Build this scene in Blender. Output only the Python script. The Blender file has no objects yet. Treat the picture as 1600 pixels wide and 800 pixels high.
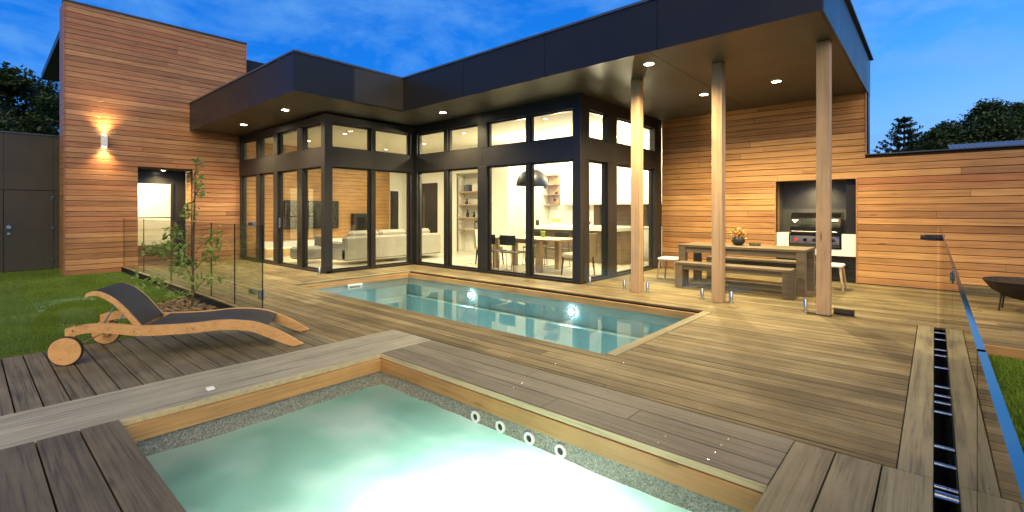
import bpy, math, random
import numpy as np
from mathutils import Vector, Matrix
random.seed(7)
rng = np.random.default_rng(7)
R = math.radians
sc = bpy.context.scene
COL = sc.collection

# ------------------------------------------------------------------ camera
cam_d = bpy.data.cameras.new('camera')
cam = bpy.data.objects.new('camera', cam_d)
COL.objects.link(cam)
sc.camera = cam
cam_d.sensor_width = 36.0
cam_d.lens = 753.1 / 1600 * 36.0
cam_d.shift_y = -(400 - 328.19) / 1600
cam_d.clip_start = 0.02
cam_d.clip_end = 2000
cam.location = (0, 0, 1.4)
cam.rotation_euler = (R(90), 0, R(41.25))

# ------------------------------------------------------------------ render / colour
sc.view_settings.view_transform = 'Standard'
sc.view_settings.look = 'None'
sc.view_settings.exposure = 0.22
sc.view_settings.gamma = 1.0
sc.render.engine = 'CYCLES'
cy = sc.cycles
cy.use_denoising = True
try:
    cy.denoiser = 'OPENIMAGEDENOISE'
except Exception:
    pass
cy.max_bounces = 8
cy.diffuse_bounces = 4
cy.glossy_bounces = 4
cy.transmission_bounces = 6
cy.transparent_max_bounces = 32
cy.sample_clamp_indirect = 4.0
cy.caustics_reflective = False
cy.caustics_refractive = False


# ------------------------------------------------------------------ node helpers
class NT:
    def __init__(s, tree):
        s.t = tree
        s.n = tree.nodes
        s.l = tree.links

    def new(s, typ, **kw):
        n = s.n.new(typ)
        for k, v in kw.items():
            if k.startswith('i_'):
                n.inputs[k[2:].replace('_', ' ')].default_value = v
            else:
                setattr(n, k, v)
        return n

    def link(s, a, b):
        s.l.new(a, b)

    def math(s, op, a, b=None, clamp=False):
        n = s.n.new('ShaderNodeMath')
        n.operation = op
        n.use_clamp = clamp
        for i, v in enumerate((a, b)):
            if v is None:
                continue
            if isinstance(v, (int, float)):
                n.inputs[i].default_value = v
            else:
                s.l.new(v, n.inputs[i])
        return n.outputs[0]

    def vmath(s, op, a, b=None):
        n = s.n.new('ShaderNodeVectorMath')
        n.operation = op
        for i, v in enumerate((a, b)):
            if v is None:
                continue
            if isinstance(v, (tuple, list)):
                n.inputs[i].default_value = v
            else:
                s.l.new(v, n.inputs[i])
        return n.outputs[0]

    def ramp(s, fac, stops, interp='LINEAR'):
        n = s.n.new('ShaderNodeValToRGB')
        n.color_ramp.interpolation = interp
        el = n.color_ramp.elements
        while len(el) < len(stops):
            el.new(0.5)
        for e, (p, c) in zip(el, stops):
            e.position = p
            if isinstance(c, (int, float)):
                c = (c, c, c)
            e.color = tuple(c) + (1,)
        s.l.new(fac, n.inputs[0])
        return n.outputs[0]

    def mix(s, fac, a, b, blend='MIX'):
        n = s.n.new('ShaderNodeMix')
        n.data_type = 'RGBA'
        n.blend_type = blend
        for i, v in ((0, fac), (6, a), (7, b)):
            if isinstance(v, (int, float)):
                n.inputs[i].default_value = v
            elif isinstance(v, (tuple, list)):
                n.inputs[i].default_value = tuple(v) + ((1,) if len(v) == 3 else ())
            else:
                s.l.new(v, n.inputs[i])
        return n.outputs[2]

    def noise(s, vec, scale, detail=4, rough=0.5, dist=0.0):
        n = s.n.new('ShaderNodeTexNoise')
        n.inputs['Scale'].default_value = scale
        n.inputs['Detail'].default_value = detail
        n.inputs['Roughness'].default_value = rough
        n.inputs['Distortion'].default_value = dist
        if vec is not None:
            s.l.new(vec, n.inputs['Vector'])
        return n.outputs['Fac']


# ------------------------------------------------------------------ world: dusk sky
SUN_AZ = R(-45)          # direction the warm fill sun comes from, measured from +X towards +Y
SUN_EL = R(14)
world = bpy.data.worlds.new('World')
sc.world = world
world.use_nodes = True
w = NT(world.node_tree)
w.n.clear()
geo = w.new('ShaderNodeTexCoord')
dirv = geo.outputs['Generated']
sky = w.new('ShaderNodeTexSky', sky_type='NISHITA')
sky.sun_disc = False
sky.sun_elevation = R(3)
sky.sun_rotation = R(90) - SUN_AZ
sky.altitude = 0
sky.air_density = 1.0
sky.dust_density = 0.3
sky.ozone_density = 6.0
sepd = w.new('ShaderNodeSeparateXYZ')
w.link(dirv, sepd.inputs[0])
up = sepd.outputs['Z']
# brighter towards the horizon and towards the afterglow on the right (+X / +Y)
glow = w.vmath('DOT_PRODUCT', dirv, (0.80, 0.60, 0.0))
glown = w.n[-1] if False else None
vd = w.new('ShaderNodeVectorMath', operation='DOT_PRODUCT')
w.link(dirv, vd.inputs[0])
vd.inputs[1].default_value = (0.80, 0.60, 0.0)
g = w.math('MULTIPLY_ADD', vd.outputs['Value'], 0.5)
w.n[g.node.name].inputs[2].default_value = 0.5
elev = w.ramp(up, [(0.0, 1.0), (0.10, 0.82), (0.26, 0.52), (0.45, 0.30), (0.95, 0.0)])
az = w.ramp(g, [(0.30, 0.0), (0.55, 0.22), (0.72, 0.55), (0.92, 1.0)])
az1 = w.math('MULTIPLY_ADD', az, 0.58)
w.n[az1.node.name].inputs[2].default_value = 0.42
f = w.math('MULTIPLY', az1, elev)
dusk = w.ramp(f, [(0.0, (0.002, 0.035, 0.20)), (0.13, (0.006, 0.14, 0.64)), (0.28, (0.012, 0.21, 0.80)), (0.42, (0.06, 0.34, 0.95)), (0.62, (0.18, 0.47, 0.99)), (1.0, (0.32, 0.60, 1.0))])
# soft broken cloud
dz = w.math('ADD', w.math('MAXIMUM', up, 0.0), 0.16)
cv = w.new('ShaderNodeCombineXYZ')
w.link(w.math('DIVIDE', sepd.outputs['X'], dz), cv.inputs[0])
w.link(w.math('DIVIDE', sepd.outputs['Y'], dz), cv.inputs[1])
cn = w.noise(cv.outputs[0], 1.9, 10, 0.62, 0.3)
cl = w.ramp(cn, [(0.45, 0.0), (0.64, 1.0)])
cl2 = w.math('MULTIPLY', cl, 0.6)
cloudc = w.mix(az, (0.13, 0.37, 0.80), (0.20, 0.42, 0.85))
skyc = w.mix(cl2, dusk, cloudc)
# a share of the physical sky keeps the tint of the sun side
phys = w.vmath('SCALE', sky.outputs[0])
w.n[phys.node.name].inputs['Scale'].default_value = 0.0015
tot = w.vmath('ADD', skyc, phys)
below = w.ramp(up, [(0.0, 0.0), (0.02, 1.0)])
fin = w.mix(below, (0.02, 0.04, 0.06), tot)
bg = w.new('ShaderNodeBackground', i_Strength=1.0)
w.link(fin, bg.inputs['Color'])
out = w.new('ShaderNodeOutputWorld')
w.link(bg.outputs[0], out.inputs[0])

# wide warm fill sun, added to offset the blue of the sky
sun_d = bpy.data.lights.new('sun', 'SUN')
sun_d.energy = 3.1
sun_d.angle = R(70)
sun_d.color = (1.0, 0.76, 0.36)
sun = bpy.data.objects.new('sun', sun_d)
COL.objects.link(sun)
SUN_EL = R(40)
sv = Vector((math.cos(SUN_AZ) * math.cos(SUN_EL), math.sin(SUN_AZ) * math.cos(SUN_EL), math.sin(SUN_EL)))
sun.rotation_euler = (-sv).to_track_quat('-Z', 'Y').to_euler()


# ------------------------------------------------------------------ materials
def mat(name):
    m = bpy.data.materials.new(name)
    m.use_nodes = True
    t = NT(m.node_tree)
    t.n.clear()
    o = t.new('ShaderNodeOutputMaterial')
    return m, t, o


def plain(name, col, rough=0.5, metal=0.0, spec=0.5, var=0.12, scale=6.0, bump=0.0, emit=None):
    m, t, o = mat(name)
    p = t.new('ShaderNodeBsdfPrincipled')
    g = t.new('ShaderNodeNewGeometry')
    n = t.noise(g.outputs['Position'], scale, 5, 0.6)
    lo = tuple(c * (1 - var) for c in col)
    hi = tuple(min(1, c * (1 + var)) for c in col)
    c = t.ramp(n, [(0.3, lo), (0.7, hi)])
    t.link(c, p.inputs['Base Color'])
    p.inputs['Roughness'].default_value = rough
    rr = t.math('MULTIPLY_ADD', n, 0.25)
    t.n[rr.node.name].inputs[2].default_value = max(0.03, rough - 0.12)
    t.link(rr, p.inputs['Roughness'])
    p.inputs['Metallic'].default_value = metal
    p.inputs['Specular IOR Level'].default_value = spec
    if bump:
        b = t.new('ShaderNodeBump')
        b.inputs['Strength'].default_value = bump
        b.inputs['Distance'].default_value = 0.01
        n2 = t.noise(g.outputs['Position'], scale * 20, 3)
        t.link(n2, b.inputs['Height'])
        t.link(b.outputs[0], p.inputs['Normal'])
    if emit:
        p.inputs['Emission Color'].default_value = tuple(emit[0]) + (1,)
        p.inputs['Emission Strength'].default_value = emit[1]
    t.link(p.outputs[0], o.inputs[0])
    return m


def glow_mat(name, col, strength):
    m, t, o = mat(name)
    e = t.new('ShaderNodeEmission')
    e.inputs[0].default_value = tuple(col) + (1,)
    e.inputs[1].default_value = strength
    t.link(e.outputs[0], o.inputs[0])
    return m


def wood(name, axis, tones, rough=0.6, bump=0.25, grain=0.45, across=16.0, knots=0.5, spec=0.3, blotch=0.35):
    """Timber with grain along one world axis; every object gets its own offset and tone."""
    if len(tones) == 1:
        tones = list(tones) * 2
    m, t, o = mat(name)
    p = t.new('ShaderNodeBsdfPrincipled')
    g = t.new('ShaderNodeNewGeometry')
    oi = t.new('ShaderNodeObjectInfo')
    rnd = oi.outputs['Random']
    sv_ = t.new('ShaderNodeVectorMath', operation='SCALE')
    sv_.inputs[0].default_value = (37.0, 53.0, 71.0)
    t.link(rnd, sv_.inputs['Scale'])
    pos = t.vmath('ADD', g.outputs['Position'], sv_.outputs[0])
    k = [across, across, across]
    k['xyz'.index(axis)] = 0.9
    gv = t.vmath('MULTIPLY', pos, tuple(k))
    wn = t.noise(gv, 1.0, 3, 0.5, 0.0)
    fine = t.noise(t.vmath('MULTIPLY', pos, tuple(v * (1.6 if v < 1 else 5.0) for v in k)), 1.0, 6, 0.65, 0.2)
    rings = t.noise(gv, 0.55, 4, 0.55, 2.2)
    tone = t.ramp(rnd, [(i / max(1, len(tones) - 1), c) for i, c in enumerate(tones)])
    gr = t.math('ADD', t.math('MULTIPLY', fine, 0.55), t.math('MULTIPLY', rings, 0.45))
    dark = t.ramp(gr, [(0.38, 1 - grain), (0.50, 1.0), (0.63, 1 + grain * 0.45)])
    c = t.mix(1.0, tone, dark, 'MULTIPLY')
    if blotch:
        bl = t.noise(g.outputs['Position'], 1.7, 4, 0.6)
        c = t.mix(1.0, c, t.ramp(bl, [(0.3, 1 - blotch * 0.6), (0.7, 1 + blotch * 0.4)]), 'MULTIPLY')
    if knots:
        kv = [6.0, 6.0, 6.0]
        kv['xyz'.index(axis)] = 1.1
        vo = t.new('ShaderNodeTexVoronoi')
        t.link(t.vmath('MULTIPLY', pos, tuple(kv)), vo.inputs['Vector'])
        vo.inputs['Scale'].default_value = 1.0
        kk = t.ramp(vo.outputs['Distance'], [(0.035, 1 - knots), (0.10, 1.0)])
        c = t.mix(1.0, c, kk, 'MULTIPLY')
    t.link(c, p.inputs['Base Color'])
    rr = t.ramp(fine, [(0.3, rough - 0.12), (0.7, min(1, rough + 0.14))])
    t.link(rr, p.inputs['Roughness'])
    p.inputs['Specular IOR Level'].default_value = spec
    b = t.new('ShaderNodeBump')
    b.inputs['Strength'].default_value = bump
    b.inputs['Distance'].default_value = 0.004
    t.link(gr, b.inputs['Height'])
    t.link(b.outputs[0], p.inputs['Normal'])
    t.link(p.outputs[0], o.inputs[0])
    return m


def glass_mat(name, tint=(0.97, 0.98, 0.97), ior=1.5, boost=1.0):
    m, t, o = mat(name)
    tr = t.new('ShaderNodeBsdfTransparent')
    tr.inputs[0].default_value = tuple(tint) + (1,)
    gl = t.new('ShaderNodeBsdfGlossy')
    gl.inputs['Roughness'].default_value = 0.0
    fr = t.new('ShaderNodeFresnel')
    gg = t.new('ShaderNodeNewGeometry')
    iv = t.math('MULTIPLY_ADD', gg.outputs['Backfacing'], 1 / ior - ior)
    t.n[iv.node.name].inputs[2].default_value = ior
    t.link(iv, fr.inputs['IOR'])
    mx = t.new('ShaderNodeMixShader')
    ff = t.math('MULTIPLY', fr.outputs[0], boost, True)
    t.link(ff, mx.inputs[0])
    t.link(tr.outputs[0], mx.inputs[1])
    t.link(gl.outputs[0], mx.inputs[2])
    t.link(mx.outputs[0], o.inputs[0])
    return m


M = {}
CEDAR = [(0.25, 0.118, 0.046), (0.46, 0.245, 0.095), (0.32, 0.158, 0.062), (0.52, 0.29, 0.115), (0.38, 0.20, 0.08), (0.28, 0.138, 0.056), (0.47, 0.255, 0.095), (0.37, 0.155, 0.065), (0.42, 0.215, 0.085), (0.30, 0.155, 0.07)]
M['clad_x'] = wood('cedar boards along the pool', 'x', CEDAR, 0.45, 0.3, 0.45, 26, 0.55, 0.4, 0.2)
CEDAR_DUSK = [(r_ * .97, g_ * .93, b_ * 1.12) for r_, g_, b_ in CEDAR]  # same timber as the other cedar, with bluish dusk light tinted into it
M['clad_y'] = wood('dusk-tinted tower cedar', 'y', CEDAR_DUSK, 0.45, 0.3, 0.45, 26, 0.55, 0.4, 0.2)
DECK = [(0.1318, 0.0987, 0.0468), (0.2316, 0.1832, 0.0936), (0.2036, 0.1584, 0.078), (0.1198, 0.0881, 0.0437), (0.1596, 0.1196, 0.0549), (0.2316, 0.1832, 0.0936), (0.1876, 0.142, 0.0654), (0.1318, 0.0987, 0.0468)]
M['deck_x'] = wood('hardwood deck boards', 'x', DECK, 0.62, 0.7, 0.85, 42, 0.4, 0.28, 0.6)
LEFT = [(0.125, 0.11, 0.0688), (0.165, 0.145, 0.0903), (0.145, 0.125, 0.0774), (0.18, 0.16, 0.1032)]
M['deck_left'] = wood('weathered deck boards', 'x', LEFT, 0.6, 0.6, 0.75, 36, 0.35, 0.3, 0.6)
GREY = [(0.285, 0.275, 0.2021), (0.34, 0.325, 0.2408), (0.26, 0.25, 0.1849)]
M['grey_y'] = wood('silvered coping timber', 'y', GREY, 0.65, 0.7, 0.6, 34, 0.3, 0.3, 0.25)
PURP = [(0.1615, 0.1445, 0.1023), (0.204, 0.1827, 0.1316), (0.1785, 0.1573, 0.1133)]
M['grey_x'] = wood('weathered spa edge timber', 'x', PURP, 0.6, 0.5, 0.6, 34, 0.3, 0.3, 0.25)
BROWN = [(0.1127, 0.0966, 0.0613), (0.1323, 0.1127, 0.0712), (0.1012, 0.0874, 0.0554)]
M['dark_x'] = wood('wide dark hardwood boards', 'x', BROWN, 0.55, 0.6, 0.5, 17, 0.4, 0.3, 0.35)
TAN = [(0.2082, 0.1827, 0.106), (0.2465, 0.2167, 0.1279), (0.187, 0.1615, 0.0987)]
M['tan_y'] = wood('wide pale hardwood boards', 'y', TAN, 0.55, 0.5, 0.5, 18, 0.4, 0.3, 0.3)
M['fascia_x'] = wood('golden pool fascia along x', 'x', [(0.42, 0.23, 0.085), (0.47, 0.27, 0.10), (0.38, 0.20, 0.07)], 0.5, 0.3, 0.35, 14, 0.45, 0.35, 0.3)
M['fascia_y'] = wood('golden pool fascia along y', 'y', [(0.45, 0.24, 0.085), (0.50, 0.28, 0.105)], 0.5, 0.3, 0.35, 14, 0.45, 0.35, 0.3)
M['lit_edge'] = wood('spa-lit edge timber', 'x', [(0.50, 0.40, 0.22)], 0.6, 0.3, 0.3, 20, 0.2, 0.3, 0.2)  # board edge tone with the yellowish spa glow put into the colour
M['post'] = wood('oregon posts', 'z', [(0.46, 0.305, 0.17), (0.49, 0.33, 0.185), (0.44, 0.29, 0.165)], 0.6, 0.25, 0.25, 12, 0.6, 0.3, 0.2)
M['teak'] = wood('oiled teak', 'y', [(0.56, 0.31, 0.115), (0.60, 0.34, 0.13)], 0.4, 0.12, 0.25, 14, 0.2, 0.45, 0.15)
M['table_wood'] = wood('grey brown table timber', 'x', [(0.15, 0.115, 0.075), (0.18, 0.14, 0.09)], 0.55, 0.3, 0.4, 18, 0.3, 0.3, 0.3)
M['oak'] = wood('pale oak', 'x', [(0.42, 0.30, 0.18), (0.46, 0.33, 0.20)], 0.45, 0.15, 0.25, 14, 0.2, 0.4, 0.15)
M['interior_clad'] = wood('interior timber lining', 'y', [(0.40, 0.225, 0.085)], 0.45, 0.2, 0.3, 12, 0.3, 0.4, 0.4)
M['black'] = plain('black cladding sheet', (0.020, 0.0185, 0.0175), 0.42, 0, 0.5, 0.12, 1.3)
M['frame'] = plain('dark bronze window frame', (0.018, 0.017, 0.0155), 0.33, 0, 0.5, 0.1, 3)
M['metal_fascia'] = plain('folded dark metal', (0.016, 0.016, 0.018), 0.36, 0, 0.32, 0.08, 1.0)
M['soffit'] = plain('bronze soffit sheet', (0.040, 0.034, 0.026), 0.46, 0, 0.5, 0.12, 1.2)
M['flash'] = plain('roof flashing', (0.09, 0.10, 0.12), 0.35, 0.4, 0.5, 0.1, 2)
M['white_wall'] = plain('warm white plaster', (0.74, 0.71, 0.60), 0.7, 0, 0.3, 0.03, 2)
M['ceiling'] = plain('white ceiling', (0.74, 0.71, 0.60), 0.8, 0, 0.2, 0.02, 2)
M['white_gloss'] = plain('white laminate', (0.80, 0.80, 0.76), 0.25, 0, 0.5, 0.02, 2)
M['floor_int'] = plain('polished concrete floor', (0.50, 0.48, 0.41), 0.3, 0, 0.5, 0.15, 1.6)
M['splash'] = plain('dark splashback', (0.035, 0.033, 0.030), 0.2, 0, 0.5, 0.15, 3)
M['chrome'] = plain('brushed stainless steel', (0.62, 0.62, 0.60), 0.22, 1.0, 0.5, 0.05, 10)
M['steel_dark'] = plain('dark steel', (0.05, 0.048, 0.045), 0.4, 0.6, 0.5, 0.3, 12, 0.3)
M['iron'] = plain('rusted iron', (0.045, 0.032, 0.024), 0.7, 0.3, 0.4, 0.5, 14, 0.5)
M['white_plastic'] = plain('white plastic', (0.80, 0.80, 0.78), 0.35, 0, 0.5, 0.02, 4)
M['dark_hole'] = plain('dark opening', (0.01, 0.01, 0.01), 0.6)
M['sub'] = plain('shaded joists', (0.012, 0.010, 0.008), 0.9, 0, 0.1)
M['niche'] = plain('charcoal niche lining', (0.10, 0.098, 0.092), 0.35, 0, 0.5, 0.15, 2)
M['sofa'] = plain('pale grey upholstery', (0.34, 0.325, 0.28), 0.9, 0, 0.2, 0.1, 30, 0.3)
M['beige'] = plain('beige upholstery', (0.55, 0.50, 0.38), 0.9, 0, 0.2, 0.08, 30, 0.3)
M['black_plain'] = plain('matt black', (0.012, 0.012, 0.012), 0.45)
M['gloss_black'] = plain('gloss black', (0.008, 0.008, 0.008), 0.12)
M['screen'] = plain('dark screen', (0.012, 0.014, 0.018), 0.08)
M['bbq_glass'] = plain('grill window', (0.03, 0.04, 0.035), 0.08)
M['red'] = plain('red paint', (0.45, 0.03, 0.02), 0.4)
M['purple'] = plain('aubergine skin', (0.05, 0.03, 0.12), 0.3)
M['lime'] = plain('green pears', (0.35, 0.42, 0.06), 0.5)
M['clay'] = plain('dark glazed pot', (0.02, 0.025, 0.026), 0.35)
M['orange_leaf'] = plain('orange flowers', (0.55, 0.20, 0.04), 0.6, var=0.5, scale=40)
M['paper'] = plain('book cover', (0.10, 0.11, 0.14), 0.6, var=0.6, scale=25)
M['photo'] = plain('photo print', (0.35, 0.33, 0.30), 0.4, var=0.8, scale=40)
M['lamp_disc'] = glow_mat('lit lamp lens', (1.0, 0.86, 0.62), 60)
M['lamp_disc_in'] = glow_mat('lit interior lens', (1.0, 0.88, 0.66), 25)
M['led'] = glow_mat('pool lamp lens', (0.85, 1.0, 0.97), 60)
M['strip'] = glow_mat('under cabinet strip', (1.0, 0.75, 0.3), 6)
M['mortar'] = plain('dark joint backing', (0.02, 0.012, 0.008), 0.9)
M['side_wall'] = plain('dark olive sheet', (0.05, 0.044, 0.034), 0.5, 0, 0.4, 0.15, 1.5)
M['pool'] = plain('teal pool shell', (0.44, 0.60, 0.62), 0.4, 0, 0.4, 0.12, 3)
M['glass'] = glass_mat('window glass', (0.95, 0.96, 0.94))
M['fence_glass'] = glass_mat('fence glass', (0.965, 0.975, 0.96))
M['trunk'] = plain('bark', (0.10, 0.075, 0.05), 0.85, 0, 0.2, 0.4, 20, 0.5)
M['roof_tin'] = plain('corrugated steel roof', (0.10, 0.12, 0.17), 0.5, 0.2, 0.4, 0.2, 4)
M['rug'] = plain('outdoor rug', (0.16, 0.13, 0.08), 0.9, 0, 0.1, 0.3, 12)


def edge_mat():
    m, t, o = mat('polished glass edge')
    p = t.new('ShaderNodeBsdfPrincipled')
    p.inputs['Base Color'].default_value = (0.02, 0.05, 0.055, 1)
    p.inputs['Roughness'].default_value = 0.06
    p.inputs['IOR'].default_value = 2.3
    p.inputs['Specular IOR Level'].default_value = 0.9
    t.link(p.outputs[0], o.inputs[0])
    return m


M['glass_edge'] = edge_mat()
M['glass_dark'] = plain('dark green glass edge', (0.004, 0.008, 0.006), 0.25, 0, 0.3)


def pebble_mat():
    m, t, o = mat('pebblecrete spa lining')
    p = t.new('ShaderNodeBsdfPrincipled')
    g = t.new('ShaderNodeNewGeometry')
    v = t.new('ShaderNodeTexVoronoi')
    v.inputs['Scale'].default_value = 120
    t.link(g.outputs['Position'], v.inputs['Vector'])
    s = t.new('ShaderNodeSeparateColor')
    t.link(v.outputs['Color'], s.inputs[0])
    c = t.ramp(s.outputs[0], [(0.0, (0.10, 0.09, 0.07)), (0.3, (0.30, 0.26, 0.20)), (0.6, (0.18, 0.19, 0.16)), (1.0, (0.45, 0.41, 0.34))])
    t.link(c, p.inputs['Base Color'])
    p.inputs['Roughness'].default_value = 0.6
    b = t.new('ShaderNodeBump')
    b.inputs['Strength'].default_value = 0.6
    b.inputs['Distance'].default_value = 0.004
    t.link(v.outputs['Distance'], b.inputs['Height'])
    b.invert = True
    t.link(b.outputs[0], p.inputs['Normal'])
    t.link(p.outputs[0], o.inputs[0])
    return m


M['pebble'] = pebble_mat()


def pool_water_mat():
    m, t, o = mat('still pool water')
    g = t.new('ShaderNodeNewGeometry')
    n = t.noise(g.outputs['Position'], 2.2, 3, 0.5)
    b = t.new('ShaderNodeBump')
    b.inputs['Strength'].default_value = 0.05
    b.inputs['Distance'].default_value = 0.02
    t.link(n, b.inputs['Height'])
    tr = t.new('ShaderNodeBsdfTransparent')
    tr.inputs[0].default_value = (0.68, 0.85, 0.90, 1)
    gl = t.new('ShaderNodeBsdfGlossy')
    gl.inputs['Roughness'].default_value = 0.02
    t.link(b.outputs[0], gl.inputs['Normal'])
    fr = t.new('ShaderNodeFresnel')
    fr.inputs['IOR'].default_value = 1.33
    t.link(b.outputs[0], fr.inputs['Normal'])
    mx = t.new('ShaderNodeMixShader')
    t.link(fr.outputs[0], mx.inputs[0])
    t.link(tr.outputs[0], mx.inputs[1])
    t.link(gl.outputs[0], mx.inputs[2])
    t.link(mx.outputs[0], o.inputs[0])
    return m


def spa_water_mat():
    m, t, o = mat('aerated spa water')
    g = t.new('ShaderNodeNewGeometry')
    pos = g.outputs['Position']
    n = t.noise(pos, 1.5, 4, 0.5, 0.6)
    # froth thins away from the jets on the far wall and in the near left corner where the seat shows
    sx = t.new('ShaderNodeSeparateXYZ')
    t.link(pos, sx.inputs[0])
    dx = t.math('MULTIPLY', t.math('ADD', sx.outputs['X'], 2.0), 0.75)
    dy = t.math('MULTIPLY', t.math('ADD', sx.outputs['Y'], -1.75), 1.0)
    dd = t.math('SQRT', t.math('ADD', t.math('MULTIPLY', dx, dx), t.math('MULTIPLY', dy, dy)))
    fo = t.math('ADD', t.math('SUBTRACT', 1.15, t.math('MULTIPLY', dd, 0.75)), t.math('MULTIPLY', t.math('SUBTRACT', n, 0.5), 1.3))
    foam = t.ramp(fo, [(0.05, 0.80), (0.7, 0.98)])
    n2 = t.noise(t.vmath('MULTIPLY', pos, (1.0, 1.5, 1.0)), 1.15, 2.0, 0.4, 0.25)
    froth = t.ramp(n2, [(0.36, (0.42, 0.72, 0.61)), (0.48, (0.66, 0.90, 0.82)), (0.62, (0.98, 1.0, 0.99))])
    tl = t.new('ShaderNodeBsdfTranslucent')
    t.link(froth, tl.inputs[0])
    df = t.new('ShaderNodeBsdfDiffuse')
    df.inputs[0].default_value = (0.28, 0.53, 0.45, 1)
    fm = t.new('ShaderNodeMixShader')
    fm.inputs[0].default_value = 0.3
    t.link(tl.outputs[0], fm.inputs[1])
    t.link(df.outputs[0], fm.inputs[2])
    tr = t.new('ShaderNodeBsdfTransparent')
    tr.inputs[0].default_value = (0.60, 0.86, 0.78, 1)
    body = t.new('ShaderNodeMixShader')
    t.link(foam, body.inputs[0])
    t.link(tr.outputs[0], body.inputs[1])
    t.link(fm.outputs[0], body.inputs[2])
    gl = t.new('ShaderNodeBsdfGlossy')
    gl.inputs['Roughness'].default_value = 0.38
    fr = t.new('ShaderNodeFresnel')
    fr.inputs['IOR'].default_value = 1.33
    mx = t.new('ShaderNodeMixShader')
    t.link(t.math('MULTIPLY', fr.outputs[0], 0.2), mx.inputs[0])
    t.link(body.outputs[0], mx.inputs[1])
    t.link(gl.outputs[0], mx.inputs[2])
    t.link(mx.outputs[0], o.inputs[0])
    return m


def leaf_mat(name, a, b, scale=2.0, trans=0.25):
    m, t, o = mat(name)
    g = t.new('ShaderNodeNewGeometry')
    n = t.noise(g.outputs['Position'], scale, 4, 0.6)
    rp = g.outputs['Random Per Island']
    f_ = t.math('ADD', t.math('MULTIPLY', n, 0.6), t.math('MULTIPLY', rp, 0.4))
    c = t.ramp(f_, [(0.25, a), (0.75, b)])
    d = t.new('ShaderNodeBsdfPrincipled')
    t.link(c, d.inputs['Base Color'])
    d.inputs['Roughness'].default_value = 0.55
    d.inputs['Specular IOR Level'].default_value = 0.25
    tl = t.new('ShaderNodeBsdfTranslucent')
    t.link(c, tl.inputs[0])
    mx = t.new('ShaderNodeMixShader')
    mx.inputs[0].default_value = trans
    t.link(d.outputs[0], mx.inputs[1])
    t.link(tl.outputs[0], mx.inputs[2])
    t.link(mx.outputs[0], o.inputs[0])
    return m


M['pool_water'] = pool_water_mat()
M['spa_water'] = spa_water_mat()
M['grass'] = leaf_mat('lawn grass', (0.085, 0.16, 0.014), (0.20, 0.32, 0.04), 1.5, 0.3)
M['soil'] = plain('lawn soil', (0.03, 0.05, 0.014), 0.9, 0, 0.1, 0.5, 5, 0.4)
M['ground'] = plain('ground', (0.04, 0.05, 0.025), 0.95, 0, 0.1, 0.4, 0.3)
M['mulch'] = leaf_mat('bark mulch', (0.10, 0.06, 0.03), (0.36, 0.25, 0.14), 20, 0.0)
M['sap_leaf'] = leaf_mat('young tree leaves', (0.13, 0.22, 0.04), (0.30, 0.42, 0.11), 3, 0.35)
M['crown'] = leaf_mat('dark evergreen foliage', (0.018, 0.035, 0.012), (0.05, 0.085, 0.028), 0.6, 0.15)
M['needle'] = leaf_mat('pine foliage', (0.015, 0.03, 0.014), (0.035, 0.06, 0.025), 0.8, 0.1)


def fabric_mat():
    m, t, o = mat('black sling fabric')
    p = t.new('ShaderNodeBsdfPrincipled')
    g = t.new('ShaderNodeNewGeometry')
    n = t.noise(g.outputs['Position'], 3, 4, 0.6)
    n2 = t.noise(g.outputs['Position'], 400, 2)
    t.link(t.ramp(n, [(0.3, (0.020, 0.021, 0.023)), (0.7, (0.034, 0.035, 0.038))]), p.inputs['Base Color'])
    p.inputs['Roughness'].default_value = 0.75
    b = t.new('ShaderNodeBump')
    b.inputs['Strength'].default_value = 0.3
    b.inputs['Distance'].default_value = 0.001
    t.link(n2, b.inputs['Height'])
    t.link(b.outputs[0], p.inputs['Normal'])
    t.link(p.outputs[0], o.inputs[0])
    return m


M['sling'] = fabric_mat()

# ------------------------------------------------------------------ object helpers
WP = {}


def tag(o, label=None, cat=None, group=None, kind=None):
    if label:
        o['label'] = label
    if cat:
        o['category'] = cat
    if group:
        o['group'] = group
    if kind:
        o['kind'] = kind
    return o


def empty(name, loc, label=None, cat=None, group=None, kind=None):
    o = bpy.data.objects.new(name, None)
    COL.objects.link(o)
    o.location = loc
    o.empty_display_size = 0.1
    WP[o] = Vector(loc)
    return tag(o, label, cat, group, kind)


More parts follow.
